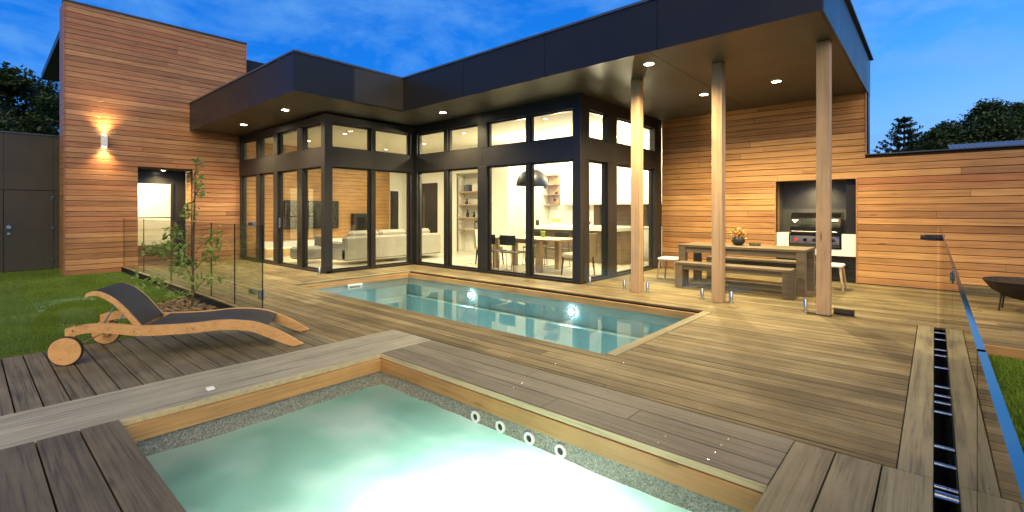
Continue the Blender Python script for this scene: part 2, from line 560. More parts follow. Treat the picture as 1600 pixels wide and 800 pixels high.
class MB:
    """Collects shapes, then becomes ONE mesh object."""

    def __init__(s):
        s.v = []
        s.f = []
        s.m = []

    def add(s, vs, fs, mi=0):
        b = len(s.v)
        s.v += [tuple(v) for v in vs]
        s.f += [tuple(i + b for i in f) for f in fs]
        s.m += [mi] * len(fs)
        return s

    def box(s, x0, x1, y0, y1, z0, z1, mi=0):
        if x0 > x1:
            x0, x1 = x1, x0
        if y0 > y1:
            y0, y1 = y1, y0
        if z0 > z1:
            z0, z1 = z1, z0
        vs = [(x0, y0, z0), (x1, y0, z0), (x1, y1, z0), (x0, y1, z0), (x0, y0, z1), (x1, y0, z1), (x1, y1, z1), (x0, y1, z1)]
        return s.add(vs, [(3, 2, 1, 0), (4, 5, 6, 7), (0, 1, 5, 4), (1, 2, 6, 5), (2, 3, 7, 6), (3, 0, 4, 7)], mi)

    def cbox(s, x0, x1, y0, y1, z0, z1, c=0.004, mi=0):
        """box with chamfered edges"""
        if x0 > x1:
            x0, x1 = x1, x0
        if y0 > y1:
            y0, y1 = y1, y0
        if z0 > z1:
            z0, z1 = z1, z0
        c = min(c, (x1 - x0) * .4, (y1 - y0) * .4, (z1 - z0) * .4)
        vs = []
        idx = {}
        for ix, x in enumerate((x0, x1)):
            for iy, y in enumerate((y0, y1)):
                for iz, z in enumerate((z0, z1)):
                    sx, sy, sz = (1 if ix == 0 else -1), (1 if iy == 0 else -1), (1 if iz == 0 else -1)
                    idx[ix, iy, iz, 0] = len(vs); vs.append((x, y + sy * c, z + sz * c))
                    idx[ix, iy, iz, 1] = len(vs); vs.append((x + sx * c, y, z + sz * c))
                    idx[ix, iy, iz, 2] = len(vs); vs.append((x + sx * c, y + sy * c, z))
        I = idx
        fs = []
        for i in (0, 1):
            q = [I[i, 0, 0, 0], I[i, 1, 0, 0], I[i, 1, 1, 0], I[i, 0, 1, 0]]
            fs.append(q if i else q[::-1])
            q = [I[0, i, 0, 1], I[1, i, 0, 1], I[1, i, 1, 1], I[0, i, 1, 1]]
            fs.append(q[::-1] if i else q)
            q = [I[0, 0, i, 2], I[1, 0, i, 2], I[1, 1, i, 2], I[0, 1, i, 2]]
            fs.append(q if i else q[::-1])
        for a in (0, 1):
            for b in (0, 1):
                fs.append([I[a, b, 0, 0], I[a, b, 1, 0], I[a, b, 1, 1], I[a, b, 0, 1]] if (a == b) is False else [I[a, b, 0, 1], I[a, b, 1, 1], I[a, b, 1, 0], I[a, b, 0, 0]])
                fs.append([I[a, 0, b, 0], I[a, 1, b, 0], I[a, 1, b, 2], I[a, 0, b, 2]] if (a == b) is True else [I[a, 0, b, 2], I[a, 1, b, 2], I[a, 1, b, 0], I[a, 0, b, 0]])
                fs.append([I[0, a, b, 1], I[1, a, b, 1], I[1, a, b, 2], I[0, a, b, 2]] if (a == b) is False else [I[0, a, b, 2], I[1, a, b, 2], I[1, a, b, 1], I[0, a, b, 1]])
                for d in (0, 1):
                    fs.append([I[a, b, d, 0], I[a, b, d, 1], I[a, b, d, 2]])
        return s.add(vs, fs, mi)

    def tube(s, pts, r, n=8, mi=0, caps=True):
        pts = [Vector(p) for p in pts]
        rr = r if isinstance(r, (list, tuple)) else [r] * len(pts)
        b0 = len(s.v)
        ref = None
        for i, p in enumerate(pts):
            d = (pts[min(i + 1, len(pts) - 1)] - pts[max(i - 1, 0)])
            if d.length < 1e-9:
                d = Vector((0, 0, 1))
            d.normalize()
            if ref is None:
                ref = Vector((0, 0, 1)) if abs(d.z) < 0.9 else Vector((1, 0, 0))
            u = (ref - d * ref.dot(d))
            if u.length < 1e-6:
                u = d.orthogonal()
            u.normalize()
            ref = u
            v = d.cross(u)
            for k in range(n):
                a = 2 * math.pi * k / n
                s.v.append(tuple(p + (u * math.cos(a) + v * math.sin(a)) * rr[i]))
        for i in range(len(pts) - 1):
            for k in range(n):
                a, b = b0 + i * n + k, b0 + i * n + (k + 1) % n
                s.f.append((a, b, b + n, a + n)); s.m.append(mi)
        if caps:
            s.f.append(tuple(b0 + k for k in range(n))[::-1]); s.m.append(mi)
            e = b0 + (len(pts) - 1) * n
            s.f.append(tuple(e + k for k in range(n))); s.m.append(mi)
        return s

    def lathe(s, prof, cx, cy, n=24, mi=0, z0=0.0):
        b0 = len(s.v)
        for r, z in prof:
            for k in range(n):
                a = 2 * math.pi * k / n
                s.v.append((cx + r * math.cos(a), cy + r * math.sin(a), z0 + z))
        for i in range(len(prof) - 1):
            for k in range(n):
                a, b = b0 + i * n + k, b0 + i * n + (k + 1) % n
                s.f.append((a, b, b + n, a + n)); s.m.append(mi)
        return s

    def disc(s, c, nrm, r, n=20, mi=0, rin=0.0, thick=0.0):
        nrm = Vector(nrm).normalized()
        u = nrm.orthogonal().normalized()
        v = nrm.cross(u)
        c = Vector(c)
        pr = [(rin, 0), (rin, thick), (r, thick), (r, 0)] if rin > 0 else [(0.0005, thick), (r, thick), (r, 0), (0.0005, 0)]
        b0 = len(s.v)
        for q, h in pr:
            for k in range(n):
                a = 2 * math.pi * k / n
                s.v.append(tuple(c + u * math.cos(a) * q + v * math.sin(a) * q + nrm * h))
        L = len(pr)
        for i in range(L if rin > 0 else L - 1):
            for k in range(n):
                j = (i + 1) % L
                a, b = b0 + i * n + k, b0 + i * n + (k + 1) % n
                cc, d = b0 + j * n + (k + 1) % n, b0 + j * n + k
                s.f.append((a, b, cc, d)); s.m.append(mi)
        return s

    def prism(s, poly, vec, mi=0):
        """extrude a planar polygon (3-D points) along vec"""
        n = len(poly)
        vec = Vector(vec)
        vs = [tuple(p) for p in poly] + [tuple(Vector(p) + vec) for p in poly]
        fs = [tuple(range(n))[::-1], tuple(range(n, 2 * n))]
        for i in range(n):
            j = (i + 1) % n
            fs.append((i, j, j + n, i + n))
        return s.add(vs, fs, mi)

    def build(s, name, mats, parent=None, smooth=False, recalc=False, center=False, local=False):
        me = bpy.data.meshes.new(name)
        org = Vector((0, 0, 0))
        pw = WP.get(parent, Vector((0, 0, 0))) if parent is not None else Vector((0, 0, 0))
        if local:
            pw = Vector((0, 0, 0))
        if center and s.v:
            a = np.array(s.v)
            c = (a.min(0) + a.max(0)) / 2
            c[2] = a[:, 2].min() if parent is None else c[2]
            org = Vector(c)
        else:
            org = Vector(pw)
        vs = [(v[0] - org[0], v[1] - org[1], v[2] - org[2]) for v in s.v]
        me.from_pydata(vs, [], s.f)
        if not isinstance(mats, (list, tuple)):
            mats = [mats]
        for m in mats:
            me.materials.append(M[m] if isinstance(m, str) else m)
        if len(mats) > 1:
            me.polygons.foreach_set('material_index', s.m)
        if smooth:
            me.polygons.foreach_set('use_smooth', [True] * len(me.polygons))
        me.update()
        if recalc:
            import bmesh
            bm = bmesh.new(); bm.from_mesh(me)
            bmesh.ops.recalc_face_normals(bm, faces=bm.faces)
            bm.to_mesh(me); bm.free()
        if smooth:
            try:
                me.set_sharp_from_angle(angle=R(40))
            except Exception:
                pass
        o = bpy.data.objects.new(name, me)
        COL.objects.link(o)
        if parent is not None:
            o.parent = parent
        o.location = org - pw
        WP[o] = org
        return o


def copy_tree(o, parent=None):
    c = o.copy()
    COL.objects.link(c)
    c.parent = parent
    for ch in [x for x in bpy.data.objects if x.parent == o]:
        copy_tree(ch, c)
    return c


def lamp(name, kind, loc, energy, color, parent=None, **kw):
    d = bpy.data.lights.new(name, kind)
    d.energy = energy
    d.color = color
    rot = kw.pop('rot', None)
    for k, v in kw.items():
        setattr(d, k, v)
    o = bpy.data.objects.new(name, d)
    COL.objects.link(o)
    pw = WP.get(parent, Vector((0, 0, 0))) if parent else Vector((0, 0, 0))
    o.parent = parent
    o.location = Vector(loc) - pw
    if rot:
        o.rotation_euler = rot
    return o


def leafcloud(mb, c, rad, n, size, flat=0.7, hang=0.0):
    for _ in range(n):
        d = Vector((random.gauss(0, 1), random.gauss(0, 1), random.gauss(0, 1)))
        d = d.normalized() * random.random() ** 0.4
        p = Vector(c) + Vector((d.x * rad[0], d.y * rad[1], d.z * rad[2]))
        u = Vector((random.gauss(0, 1), random.gauss(0, 1), random.gauss(0, flat) - hang)).normalized()
        v = u.cross(Vector((random.gauss(0, .5), random.gauss(0, .5), 1))).normalized()
        s_ = size * random.uniform(.6, 1.3)
        mb.add([p - u * s_, p + v * s_ * .45 + u * s_ * .1, p + u * s_, p - v * s_ * .45 + u * s_ * .1], [(0, 1, 2, 3)])


WARM = (1.0, 0.79, 0.42)
WARM_IN = (1.0, 0.86, 0.56)
LK = 6.2

# ------------------------------------------------------------------ key dimensions (metres, deck surface z = 0)
YD, XI, XC, YL, XW, YW = 7.675, -10.077, -5.021, 5.259, -15.036, 11.241
RX0, RX1, RY0, RYG = -8.836, -0.947, 6.404, 4.018      # roof edges
PX0, PX1, PY0, PY1 = -9.05, -2.42, 4.18, 6.73          # pool opening
SX0, SX1, SY0, SY1 = -4.08, -0.64, 0.69, 2.708         # spa opening
ROWH = 0.1435
ROW0 = 0.385


def roof_z(x, y, base):
    return base + 0.0115 * (x - RX0) - 0.010 * (y - RY0)


# ================================================================== SETTING
# ground: one sheet to the horizon, open where pool and spa are sunk
g = MB()
gx = [-900, -9.4, 0.34, 900]
gy = [-900, -0.9, 6.9, 900]
for i in range(3):
    for j in range(3):
        if i == 1 and j == 1:
            continue
        g.add([(gx[i], gy[j], -0.16), (gx[i + 1], gy[j], -0.16), (gx[i + 1], gy[j + 1], -0.16), (gx[i], gy[j + 1], -0.16)], [(0, 1, 2, 3)])
tag(g.build('ground', 'ground'), kind='structure')

g = MB()
g.add([(-16.9, -8, -0.125), (-6.62, -8, -0.125), (-6.62, 2.60, -0.125), (-16.9, 2.60, -0.125)], [(0, 1, 2, 3)])
g.add([(0.345, -3, -0.125), (14, -3, -0.125), (14, 7.05, -0.125), (0.345, 7.05, -0.125)], [(0, 1, 2, 3)])
tag(g.build('lawn', 'soil'), kind='structure')


def grass(x0, x1, y0, y1, n, keep, name, label):
    xs = rng.uniform(x0, x1, n)
    ys = rng.uniform(y0, y1, n)
    k = keep(xs, ys)
    xs, ys = xs[k], ys[k]
    n = len(xs)
    h = rng.uniform(0.022, 0.05, n)
    a = rng.uniform(0, 2 * math.pi, n)
    wd = rng.uniform(0.0025, 0.005, n)
    lean = rng.uniform(-0.025, 0.025, (n, 2))
    z = np.full(n, -0.125)
    v = np.zeros((n, 3, 3))
    v[:, 0] = np.stack([xs - np.cos(a) * wd, ys - np.sin(a) * wd, z], 1)
    v[:, 1] = np.stack([xs + np.cos(a) * wd, ys + np.sin(a) * wd, z], 1)
    v[:, 2] = np.stack([xs + lean[:, 0], ys + lean[:, 1], z + h], 1)
    me = bpy.data.meshes.new(name)
    me.vertices.add(n * 3); me.loops.add(n * 3); me.polygons.add(n)
    me.vertices.foreach_set('co', v.reshape(-1).astype(np.float32))
    me.loops.foreach_set('vertex_index', np.arange(n * 3, dtype=np.int32))
    me.polygons.foreach_set('loop_start', np.arange(0, n * 3, 3, dtype=np.int32))
    me.polygons.foreach_set('loop_total', np.full(n, 3, dtype=np.int32))
    me.update(calc_edges=True)
    me.materials.append(M['grass'])
    o = bpy.data.objects.new(name, me)
    COL.objects.link(o)
    tag(o, label, 'grass', kind='stuff')


def left_keep(x, y):
    return (y < 2.56) & ~(((x + 8.25) / 1.35) ** 2 + ((y - 2.45) / 0.62) ** 2 < 1)


grass(-12, -6.66, -0.4, 2.58, 190000, left_keep, 'grass', 'short green lawn grass beside the lounger and the mulch bed')
grass(-16.9, -12, -2.5, 2.58, 90000, left_keep, 'grass', 'short green lawn grass in front of the timber tower and dark wall')
grass(0.36, 1.6, 1.2, 7.03, 70000, lambda x, y: x > 0, 'grass', 'lawn grass to the right of the glass fence')
# ------------------------------------------------------------------ deck
deck = MB()
NB = [0]
deck_rows = []


def clip(segs, a, b):
    out = []
    for s0, s1 in segs:
        if b <= s0 or a >= s1:
            out.append((s0, s1)); continue
        if a > s0:
            out.append((s0, a))
        if b < s1:
            out.append((b, s1))
    return out


def deck_intervals(yc):
    """x-intervals covered by X-running boards at height yc; tuples (x0, x1, mat)"""
    out = []
    if yc < 2.60:
        out.append((-6.62, -4.775, 'deck_left'))
    elif yc < 3.34:
        out.append((-15.0, -4.775, 'deck_x' if yc > 2.60 else 'deck_left'))
    elif yc < 4.12:
        out.append((-15.0, -0.158, 'deck_x'))
    elif yc < YL - 0.02:
        out.append((-15.0, PX0 - 0.13, 'deck_x')); out.append((PX1 + 0.125, -0.158, 'deck_x'))
    elif yc < 6.80:
        out.append((XI + 0.01, PX0 - 0.13, 'deck_x')); out.append((PX1 + 0.125, -0.158, 'deck_x'))
    elif yc < YD - 0.01:
        out.append((XI + 0.01, -0.158, 'deck_x'))
    else:
        out.append((XC + 0.01, 5.0, 'deck_x'))
    if 3.34 < yc < 7.06:
        out.append((0.21, 0.345, 'deck_x'))
    elif 7.06 <= yc < 7.66:
        out.append((0.21, 5.0, 'deck_x'))
    return out


deck_o = None
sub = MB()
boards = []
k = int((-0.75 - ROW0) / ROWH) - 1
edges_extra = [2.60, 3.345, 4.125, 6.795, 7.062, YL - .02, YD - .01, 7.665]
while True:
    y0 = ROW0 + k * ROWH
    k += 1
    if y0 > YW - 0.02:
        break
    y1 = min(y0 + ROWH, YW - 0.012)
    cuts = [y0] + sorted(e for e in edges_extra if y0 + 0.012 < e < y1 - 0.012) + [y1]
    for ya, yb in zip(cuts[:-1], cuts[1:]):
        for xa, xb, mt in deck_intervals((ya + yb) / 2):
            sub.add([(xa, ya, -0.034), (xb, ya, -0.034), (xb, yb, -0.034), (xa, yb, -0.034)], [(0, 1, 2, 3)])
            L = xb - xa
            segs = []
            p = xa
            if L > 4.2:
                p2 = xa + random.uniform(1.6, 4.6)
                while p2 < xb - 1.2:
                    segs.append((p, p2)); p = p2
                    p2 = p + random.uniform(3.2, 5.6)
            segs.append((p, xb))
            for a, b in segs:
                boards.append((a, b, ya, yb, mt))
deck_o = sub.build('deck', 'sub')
tag(deck_o, kind='structure')


def board_x(parent, x0, x1, y0, y1, mt, z1=0.0, th=0.03, gap=0.0022, name='board'):
    z = z1 + random.uniform(-0.0009, 0.0009)
    return MB().cbox(x0 + 0.001, x1 - 0.001, y0 + gap, y1 - gap, z - th, z, 0.003).build(name, mt, parent, center=True)


# boards ranked by how near they lie to the viewpoint; the farthest beyond 300 are joined
boards.sort(key=lambda b: math.hypot(max(b[0], min(0, b[1])), (b[2] + b[3]) / 2 - 0) - 0.15 * (b[1] - b[0]))
print('deck boards', len(boards))
RES = 34
for a, b, ya, yb, mt in boards[:300 - RES]:
    board_x(deck_o, a, b, ya, yb, mt, gap=0.0050 if mt == 'deck_left' else 0.0046)
if len(boards) > 300 - RES:
    far = MB()
    for a, b, ya, yb, mt in boards[300 - RES:]:
        far.box(a + .001, b - .001, ya + .0024, yb - .0024, -0.03, 0)
    tag(far.build('distant_boards', 'deck_x', deck_o), kind='stuff')


def board_y(parent, x0, x1, y0, y1, mt, z1=0.0, th=0.045, gap=0.003, name='board'):
    return MB().cbox(x0 + gap, x1 - gap, y0 + 0.001, y1 - 0.001, z1 - th, z1, 0.004).build(name, mt, parent, center=True)


# spa surround: wide silvered coping left, three weathered boards on the far side, wide boards front left and right
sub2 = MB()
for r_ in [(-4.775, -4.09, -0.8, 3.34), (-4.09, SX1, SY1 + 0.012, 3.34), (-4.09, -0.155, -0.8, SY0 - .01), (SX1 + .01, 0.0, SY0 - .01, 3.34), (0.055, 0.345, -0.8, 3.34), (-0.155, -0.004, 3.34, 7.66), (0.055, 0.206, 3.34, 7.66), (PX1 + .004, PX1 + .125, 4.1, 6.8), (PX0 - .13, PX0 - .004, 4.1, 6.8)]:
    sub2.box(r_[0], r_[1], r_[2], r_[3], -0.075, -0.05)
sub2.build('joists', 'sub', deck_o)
board_y(deck_o, -4.772, -4.398, -0.8, 3.34, 'grey_y', gap=0.001)
board_y(deck_o, -4.398, -4.078, -0.8, 3.34, 'grey_y', gap=0.001)
ys = [2.705, 2.925, 3.135, 3.342]
for a, b in zip(ys[:-1], ys[1:]):
    board_x(deck_o, -4.076, -2.1 if a < 2.9 else (-1.55 if a < 3.1 else -2.6), a, b, 'grey_x', th=0.045, gap=0.0042)
    board_x(deck_o, -2.1 if a < 2.9 else (-1.55 if a < 3.1 else -2.6), SX1, a, b, 'grey_x', th=0.045, gap=0.0042)
yy = 0.69
for i in range(7):
    board_x(deck_o, -4.092, -0.16, yy - 0.2, yy, 'dark_x', z1=0.004, th=0.05, gap=0.0045)
    yy -= 0.2
for a, b in [(-0.64, -0.43), (-0.43, -0.217), (-0.217, -0.002), (0.055, 0.345)]:
    board_y(deck_o, a, b, -0.75, 3.325, 'tan_y', z1=0.004, gap=0.0042)
for a, b in [(-0.155, -0.004), (0.055, 0.206)]:
    board_y(deck_o, a, b, 3.332, 7.66, 'tan_y', z1=0.002, gap=0.002)
board_y(deck_o, PX1, PX1 + 0.122, 4.13, 6.79, 'tan_y', z1=0.001)
board_y(deck_o, PX0 - 0.128, PX0, 4.13, 6.79, 'tan_y', z1=0.001)
# edge boards against the lawns
MB().cbox(-15.0, -6.62, 2.572, 2.60, -0.14, -0.004, 0.003).build('edge_board', 'sub', deck_o)
MB().cbox(-6.648, -6.62, -1.0, 2.60, -0.14, -0.004, 0.003).build('edge_board', 'dark_x', deck_o)
MB().cbox(0.346, 5.0, 7.032, 7.06, -0.14, -0.004, 0.003).build('edge_board', 'fascia_x', deck_o)
MB().cbox(0.346, 0.37, -1.0, 7.03, -0.14, -0.004, 0.003).build('edge_board', 'sub', deck_o)
# slot floor under the fence
MB().box(-0.004, 0.055, -0.8, 7.66, -0.14, -0.12).build('slot_base', 'sub', deck_o)
# screws: pairs at the joists close to the viewpoint
scw = MB()


def screw(x, y, z=0.004):
    scw.disc((x, y, z - 0.0005), (0, 0, 1), 0.0045, 6, thick=0.0011)


for yb in (0.69, 0.49, 0.29):
    for x in (-4.05,):
        screw(x, yb - 0.05); screw(x, yb - 0.15)
for (a, b) in [(-0.64, -0.43), (-0.43, -0.217), (-0.217, -0.002)]:
    for y in (3.28, 2.3, 1.3):
        screw(a + 0.055, y); screw(b - 0.055, y)
for x in (-0.115, -0.045, 0.105, 0.17):
    for y in np.arange(3.4, 7.6, 0.6):
        screw(x, y, 0.002)
for x in (-0.95, -1.25, -1.9, -2.5, -3.1, -3.7):
    for y in (2.76, 2.87, 2.98, 3.08, 3.19, 3.29):
        screw(x + random.uniform(-.006, .006), y, 0.0005)
for x in (-4.70, -4.47, -4.33, -4.15):
    for y in np.arange(0.1, 3.3, 0.6):
        screw(x, y, 0.0005)
for kx in np.arange(-6.4, -4.8, 0.45):
    for q in range(0, 20):
        yb = ROW0 + q * ROWH
        screw(kx, yb + 0.035, 0.0005); screw(kx, yb + 0.108, 0.0005)
for kx in np.arange(-4.4, -0.2, 0.45):
    for q in range(21, 34):
        yb = ROW0 + q * ROWH
        if yb > 4.0 and kx < -2.25:
            continue
        screw(kx, yb + 0.035, 0.0005); screw(kx, yb + 0.108, 0.0005)
tag(scw.build('screws', 'chrome', deck_o), kind='stuff')

# ------------------------------------------------------------------ pool
pool = empty('swimming_pool', ((PX0 + PX1) / 2, (PY0 + PY1) / 2, 0), 'long teal lap pool edged in golden timber in front of the glass dining room', 'pool')
s = MB()
x0, x1, y0, y1, zb = PX0 - 0.02, PX1 + 0.02, PY0 - 0.02, PY1 + 0.02, -1.45
s.add([(x0, y0, zb), (x1, y0, zb), (x1, y1, zb), (x0, y1, zb), (x0, y0, -0.05), (x1, y0, -0.05), (x1, y1, -0.05), (x0, y1, -0.05)],
      [(0, 1, 2, 3), (0, 4, 5, 1), (1, 5, 6, 2), (2, 6, 7, 3), (3, 7, 4, 0)])
s.build('shell', 'pool', pool)
MB().box(PX0, PX1, PY1 - 0.14, PY1 - 0.002, -1.44, -0.52).build('ledge', 'pool', pool)


def fascia_x(parent, xa, xb, y, z0, z1, side, n=2):
    xs = [xa + (xb - xa) * i / n for i in range(n + 1)]
    for a, b in zip(xs[:-1], xs[1:]):
        MB().cbox(a + .001, b - .001, y, y + 0.022 * side, z0, z1, 0.003).build('fascia_board', 'fascia_x', parent, center=True)


def fascia_y(parent, x, ya, yb, z0, z1, side):
    MB().cbox(x, x + 0.022 * side, ya, yb, z0, z1, 0.003).build('fascia_board', 'fascia_y', parent, center=True)


fascia_x(pool, PX0, PX1, PY1, -0.142, -0.034, -1, 3)
fascia_x(pool, PX0, PX1, PY0, -0.142, -0.034, 1, 3)
fascia_y(pool, PX0, PY0 + .024, PY1 - .024, -0.142, -0.034, 1)
fascia_y(pool, PX1, PY0 + .024, PY1 - .024, -0.142, -0.034, -1)
sk = MB().cbox(PX0 + 0.022, PX0 + 0.03, 5.19, 5.53, -0.235, -0.125, 0.004).build('skimmer_plate', 'white_plastic', pool)
MB().box(PX0 + 0.0295, PX0 + 0.032, 5.24, 5.48, -0.205, -0.165).build('mouth', 'splash', sk)
g = MB().add([(PX0 - .02, PY0 - .02, -0.150), (PX1 + .02, PY0 - .02, -0.150), (PX1 + .02, PY1 + .02, -0.150), (PX0 - .02, PY1 + .02, -0.150)], [(0, 1, 2, 3)])
tag(g.build('pool_water', 'pool_water'), kind='structure')


def pool_light(x, label):
    e = empty('pool_light', (x, PY1 - 0.01, -0.30), label, 'pool light', 'lamps in the far pool wall')
    MB().disc((x, PY1 - 0.018, -0.30), (0, -1, 0), 0.085, 24, rin=0.055, thick=0.02).build('trim_ring', 'white_plastic', e)
    MB().disc((x, PY1 - 0.02, -0.30), (0, -1, 0), 0.054, 24, thick=0.012).build('lens', 'led', e)
    lamp('pool_glow', 'SPOT', (x, PY1 - 0.05, -0.30), 210, (0.82, 0.97, 1.0), e, spot_size=R(160), spot_blend=0.9, shadow_soft_size=0.06, rot=(R(80), 0, 0 + R(180)))


pool_light(-6.99, 'lit round pool lamp in the far wall, in front of the dining chairs')
pool_light(-4.56, 'lit round pool lamp in the far wall, left of the first timber post')

# ------------------------------------------------------------------ spa
spa = empty('spa', ((SX0 + SX1) / 2, (SY0 + SY1) / 2, 0), 'square sunken spa with glowing milky green bubbling water and pebble lining', 'spa')
s = MB()
x0, x1, y0, y1, zb = SX0 - 0.006, SX1 + 0.006, SY0 - 0.012, SY1 + 0.01, -1.15
s.add([(x0, y0, zb), (x1, y0, zb), (x1, y1, zb), (x0, y1, zb), (x0, y0, -0.05), (x1, y0, -0.05), (x1, y1, -0.05), (x0, y1, -0.05)],
      [(0, 1, 2, 3), (0, 4, 5, 1), (1, 5, 6, 2), (2, 6, 7, 3), (3, 7, 4, 0)])
s.build('shell', 'pebble', spa)
s = MB()
s.cbox(SX0, SX0 + 0.5, SY0, SY1, -1.14, -0.62, 0.05)
s.build('bench_seat', 'pebble', spa)
MB().cbox(SX0 + 0.5, SX1, SY0, SY0 + 0.42, -1.14, -0.62, 0.05).build('bench_seat', 'pebble', spa)
s = MB()
s.cbox(SX0 + 0.5, SX0 + 0.75, SY0 + 0.42, SY0 + 0.8, -1.14, -0.52, 0.06)
s.build('step', 'pebble', spa)
fascia_x(spa, SX0 + .001, SX1, SY1 + 0.006, -0.176, -0.053, -1, 1)
fascia_y(spa, SX0, SY0 - .01, SY1 - .018, -0.17, -0.05, 1)
fascia_y(spa, SX1, SY0, SY1 - .018, -0.176, -0.053, -1)
MB().cbox(SX0 + .002, SX1, SY1 - .010, SY1 - .0035, -0.047, -0.003, .002).build('lit_edge_strip', 'lit_edge', spa)  # thin strips added over the board edges, coloured as if lit by the spa
MB().cbox(SX0 + .0035, SX0 + .010, SY0 - .01, SY1 - .012, -0.047, -0.003, .002).build('lit_edge_strip', 'lit_edge', spa)
for i, x in enumerate((-2.763, -2.492, -2.208, -1.931)):
    j = MB()
    j.disc((x, SY1 + 0.008, -0.255), (0, -1, 0), 0.046, 24, rin=0.026, thick=0.016)
    j = j.build('jet', 'white_plastic', spa, smooth=True)
    MB().disc((x, SY1 + 0.007, -0.255), (0, -1, 0), 0.027, 16, thick=0.006).build('nozzle', 'steel_dark', j)
nx, ny = 60, 40
gx = np.linspace(SX0 - .005, SX1 + .005, nx + 1)
gy = np.linspace(SY0 - .01, SY1 + .008, ny + 1)
s = MB()
hh = rng.normal(0, 1, (nx + 1, ny + 1))
for _ in range(6):
    hh = (hh + np.roll(hh, 1, 0) + np.roll(hh, -1, 0) + np.roll(hh, 1, 1) + np.roll(hh, -1, 1)) / 5
hh = hh / hh.std() * 0.004
vs = [(gx[i], gy[j], -0.305 + hh[i, j]) for i in range(nx + 1) for j in range(ny + 1)]
fs = [(i * (ny + 1) + j, (i + 1) * (ny + 1) + j, (i + 1) * (ny + 1) + j + 1, i * (ny + 1) + j + 1) for i in range(nx) for j in range(ny)]
s.add(vs, fs)
tag(s.build('spa_water', 'spa_water', smooth=True), kind='structure')
e = empty('spa_lamp', (-1.9, SY1, -0.75), 'bright lamp glowing under the frothing water of the spa', 'spa lamp')
MB().disc((-1.9, SY1 + 0.006, -0.75), (0, -1, 0), 0.1, 24, rin=0.07, thick=0.03).build('trim_ring', 'white_plastic', e)
MB().disc((-1.9, SY1 + 0.005, -0.75), (0, -1, 0), 0.069, 24, thick=0.02).build('lens', 'led', e)
lamp('spa_glow', 'POINT', (-1.85, SY1 - 0.8, -0.82), 105, (0.84, 1.0, 0.93), e, shadow_soft_size=0.1)

# ================================================================== HOUSE
HOUSE = empty('house', (-8, 9, 0), 'modern flat roofed house with cedar walls, black fascia and glazed living rooms', 'house')


def fbox(mb, ax, c, a0, a1, o0, o1, z0, z1, ch=0.0, mi=0):
    """box on a facade: ax 'x' faces -Y at y=c, ax 'y' faces +X at x=c; o = distance outwards"""
    if ax == 'x':
        args = (a0, a1, c - o1, c - o0, z0, z1)
    elif ax == 'y':
        args = (c + o0, c + o1, a0, a1, z0, z1)
    if ch:
        mb.cbox(*args, c=ch, mi=mi)
    else:
        mb.box(*args, mi=mi)
    return mb


def window(ax, c, a0, a1, z0, z1, fw=0.035, depth=0.07, rec=0.05, handle=None):
    f_ = MB()
    fbox(f_, ax, c, a0, a0 + fw, -rec - depth, -rec, z0, z1)
    fbox(f_, ax, c, a1 - fw, a1, -rec - depth, -rec, z0, z1)
    fbox(f_, ax, c, a0 + fw, a1 - fw, -rec - depth, -rec, z0, z0 + fw)
    fbox(f_, ax, c, a0 + fw, a1 - fw, -rec - depth, -rec, z1 - fw, z1)
    o = f_.build('window', 'frame', HOUSE, center=True)
    p = MB()
    fbox(p, ax, c, a0 + fw - .004, a1 - fw + .004, -rec - depth * .5 - .004, -rec - depth * .5 + .004, z0 + fw - .004, z1 - fw + .004)
    p.build('pane', 'glass', o)
    if handle:
        h = MB()
        fbox(h, ax, c, handle - .012, handle + .012, -rec, -rec + .045, 0.95, 1.20, 0.004)
        h.build('handle', 'chrome', o)
    return o


def panel(ax, c, a0, a1, z0, z1, th=0.06, off=0.0, mt='black', name='cladding_panel', parent=None):
    p = MB()
    fbox(p, ax, c, a0 + .0015, a1 - .0015, off - th, off, z0 + .0015, z1 - .0015, 0.002)
    return p.build(name, mt, parent or HOUSE, center=True)


def solid(mt, name, *boxes, kind=None):
    b = MB()
    for q in boxes:
        b.box(*q)
    o = b.build(name, mt, HOUSE)
    return o


ZT = 3.62
LOW0, LOW1, UP0, UP1 = 0.045, 2.37, 2.79, 3.345


def facade(ax, c, bays, posts, a0, a1, ztop, upper=None, doors=()):
    """bays: glazing intervals; posts: black upright intervals between them"""
    for i, (b0, b1) in enumerate(bays):
        window(ax, c, b0, b1, LOW0, LOW1, handle=doors.get(i) if doors else None)
    for b0, b1 in (upper or bays):
        window(ax, c, b0, b1, UP0, UP1)
    for p0, p1, wide in posts:
        panel(ax, c, p0, p1, 0.0, LOW1, 0.14, 0.018 if wide else 0.0, 'frame' if not wide else 'black', 'mullion' if not wide else 'cladding_panel')
        panel(ax, c, p0, p1, UP0, UP1, 0.14, 0.018 if wide else 0.0, 'frame' if not wide else 'black', 'mullion' if not wide else 'cladding_panel')
    # spandrel and head band, one sheet per bay pair, joints open
    e = [a0] + [(p0 + p1) / 2 for p0, p1, wd in posts if a0 + .3 < (p0 + p1) / 2 < a1 - .3] + [a1]
    for s0, s1 in zip(e[:-1], e[1:]):
        panel(ax, c, s0, s1, LOW1, UP0, 0.10, 0.012)
        panel(ax, c, s0, s1, UP1, ztop, 0.10, 0.012)
    sl = MB()
    fbox(sl, ax, c, a0 + .02, a1 - .02, -0.13, 0.02, 0.001, LOW0)
    sl.build('sill', 'frame', HOUSE, center=True)


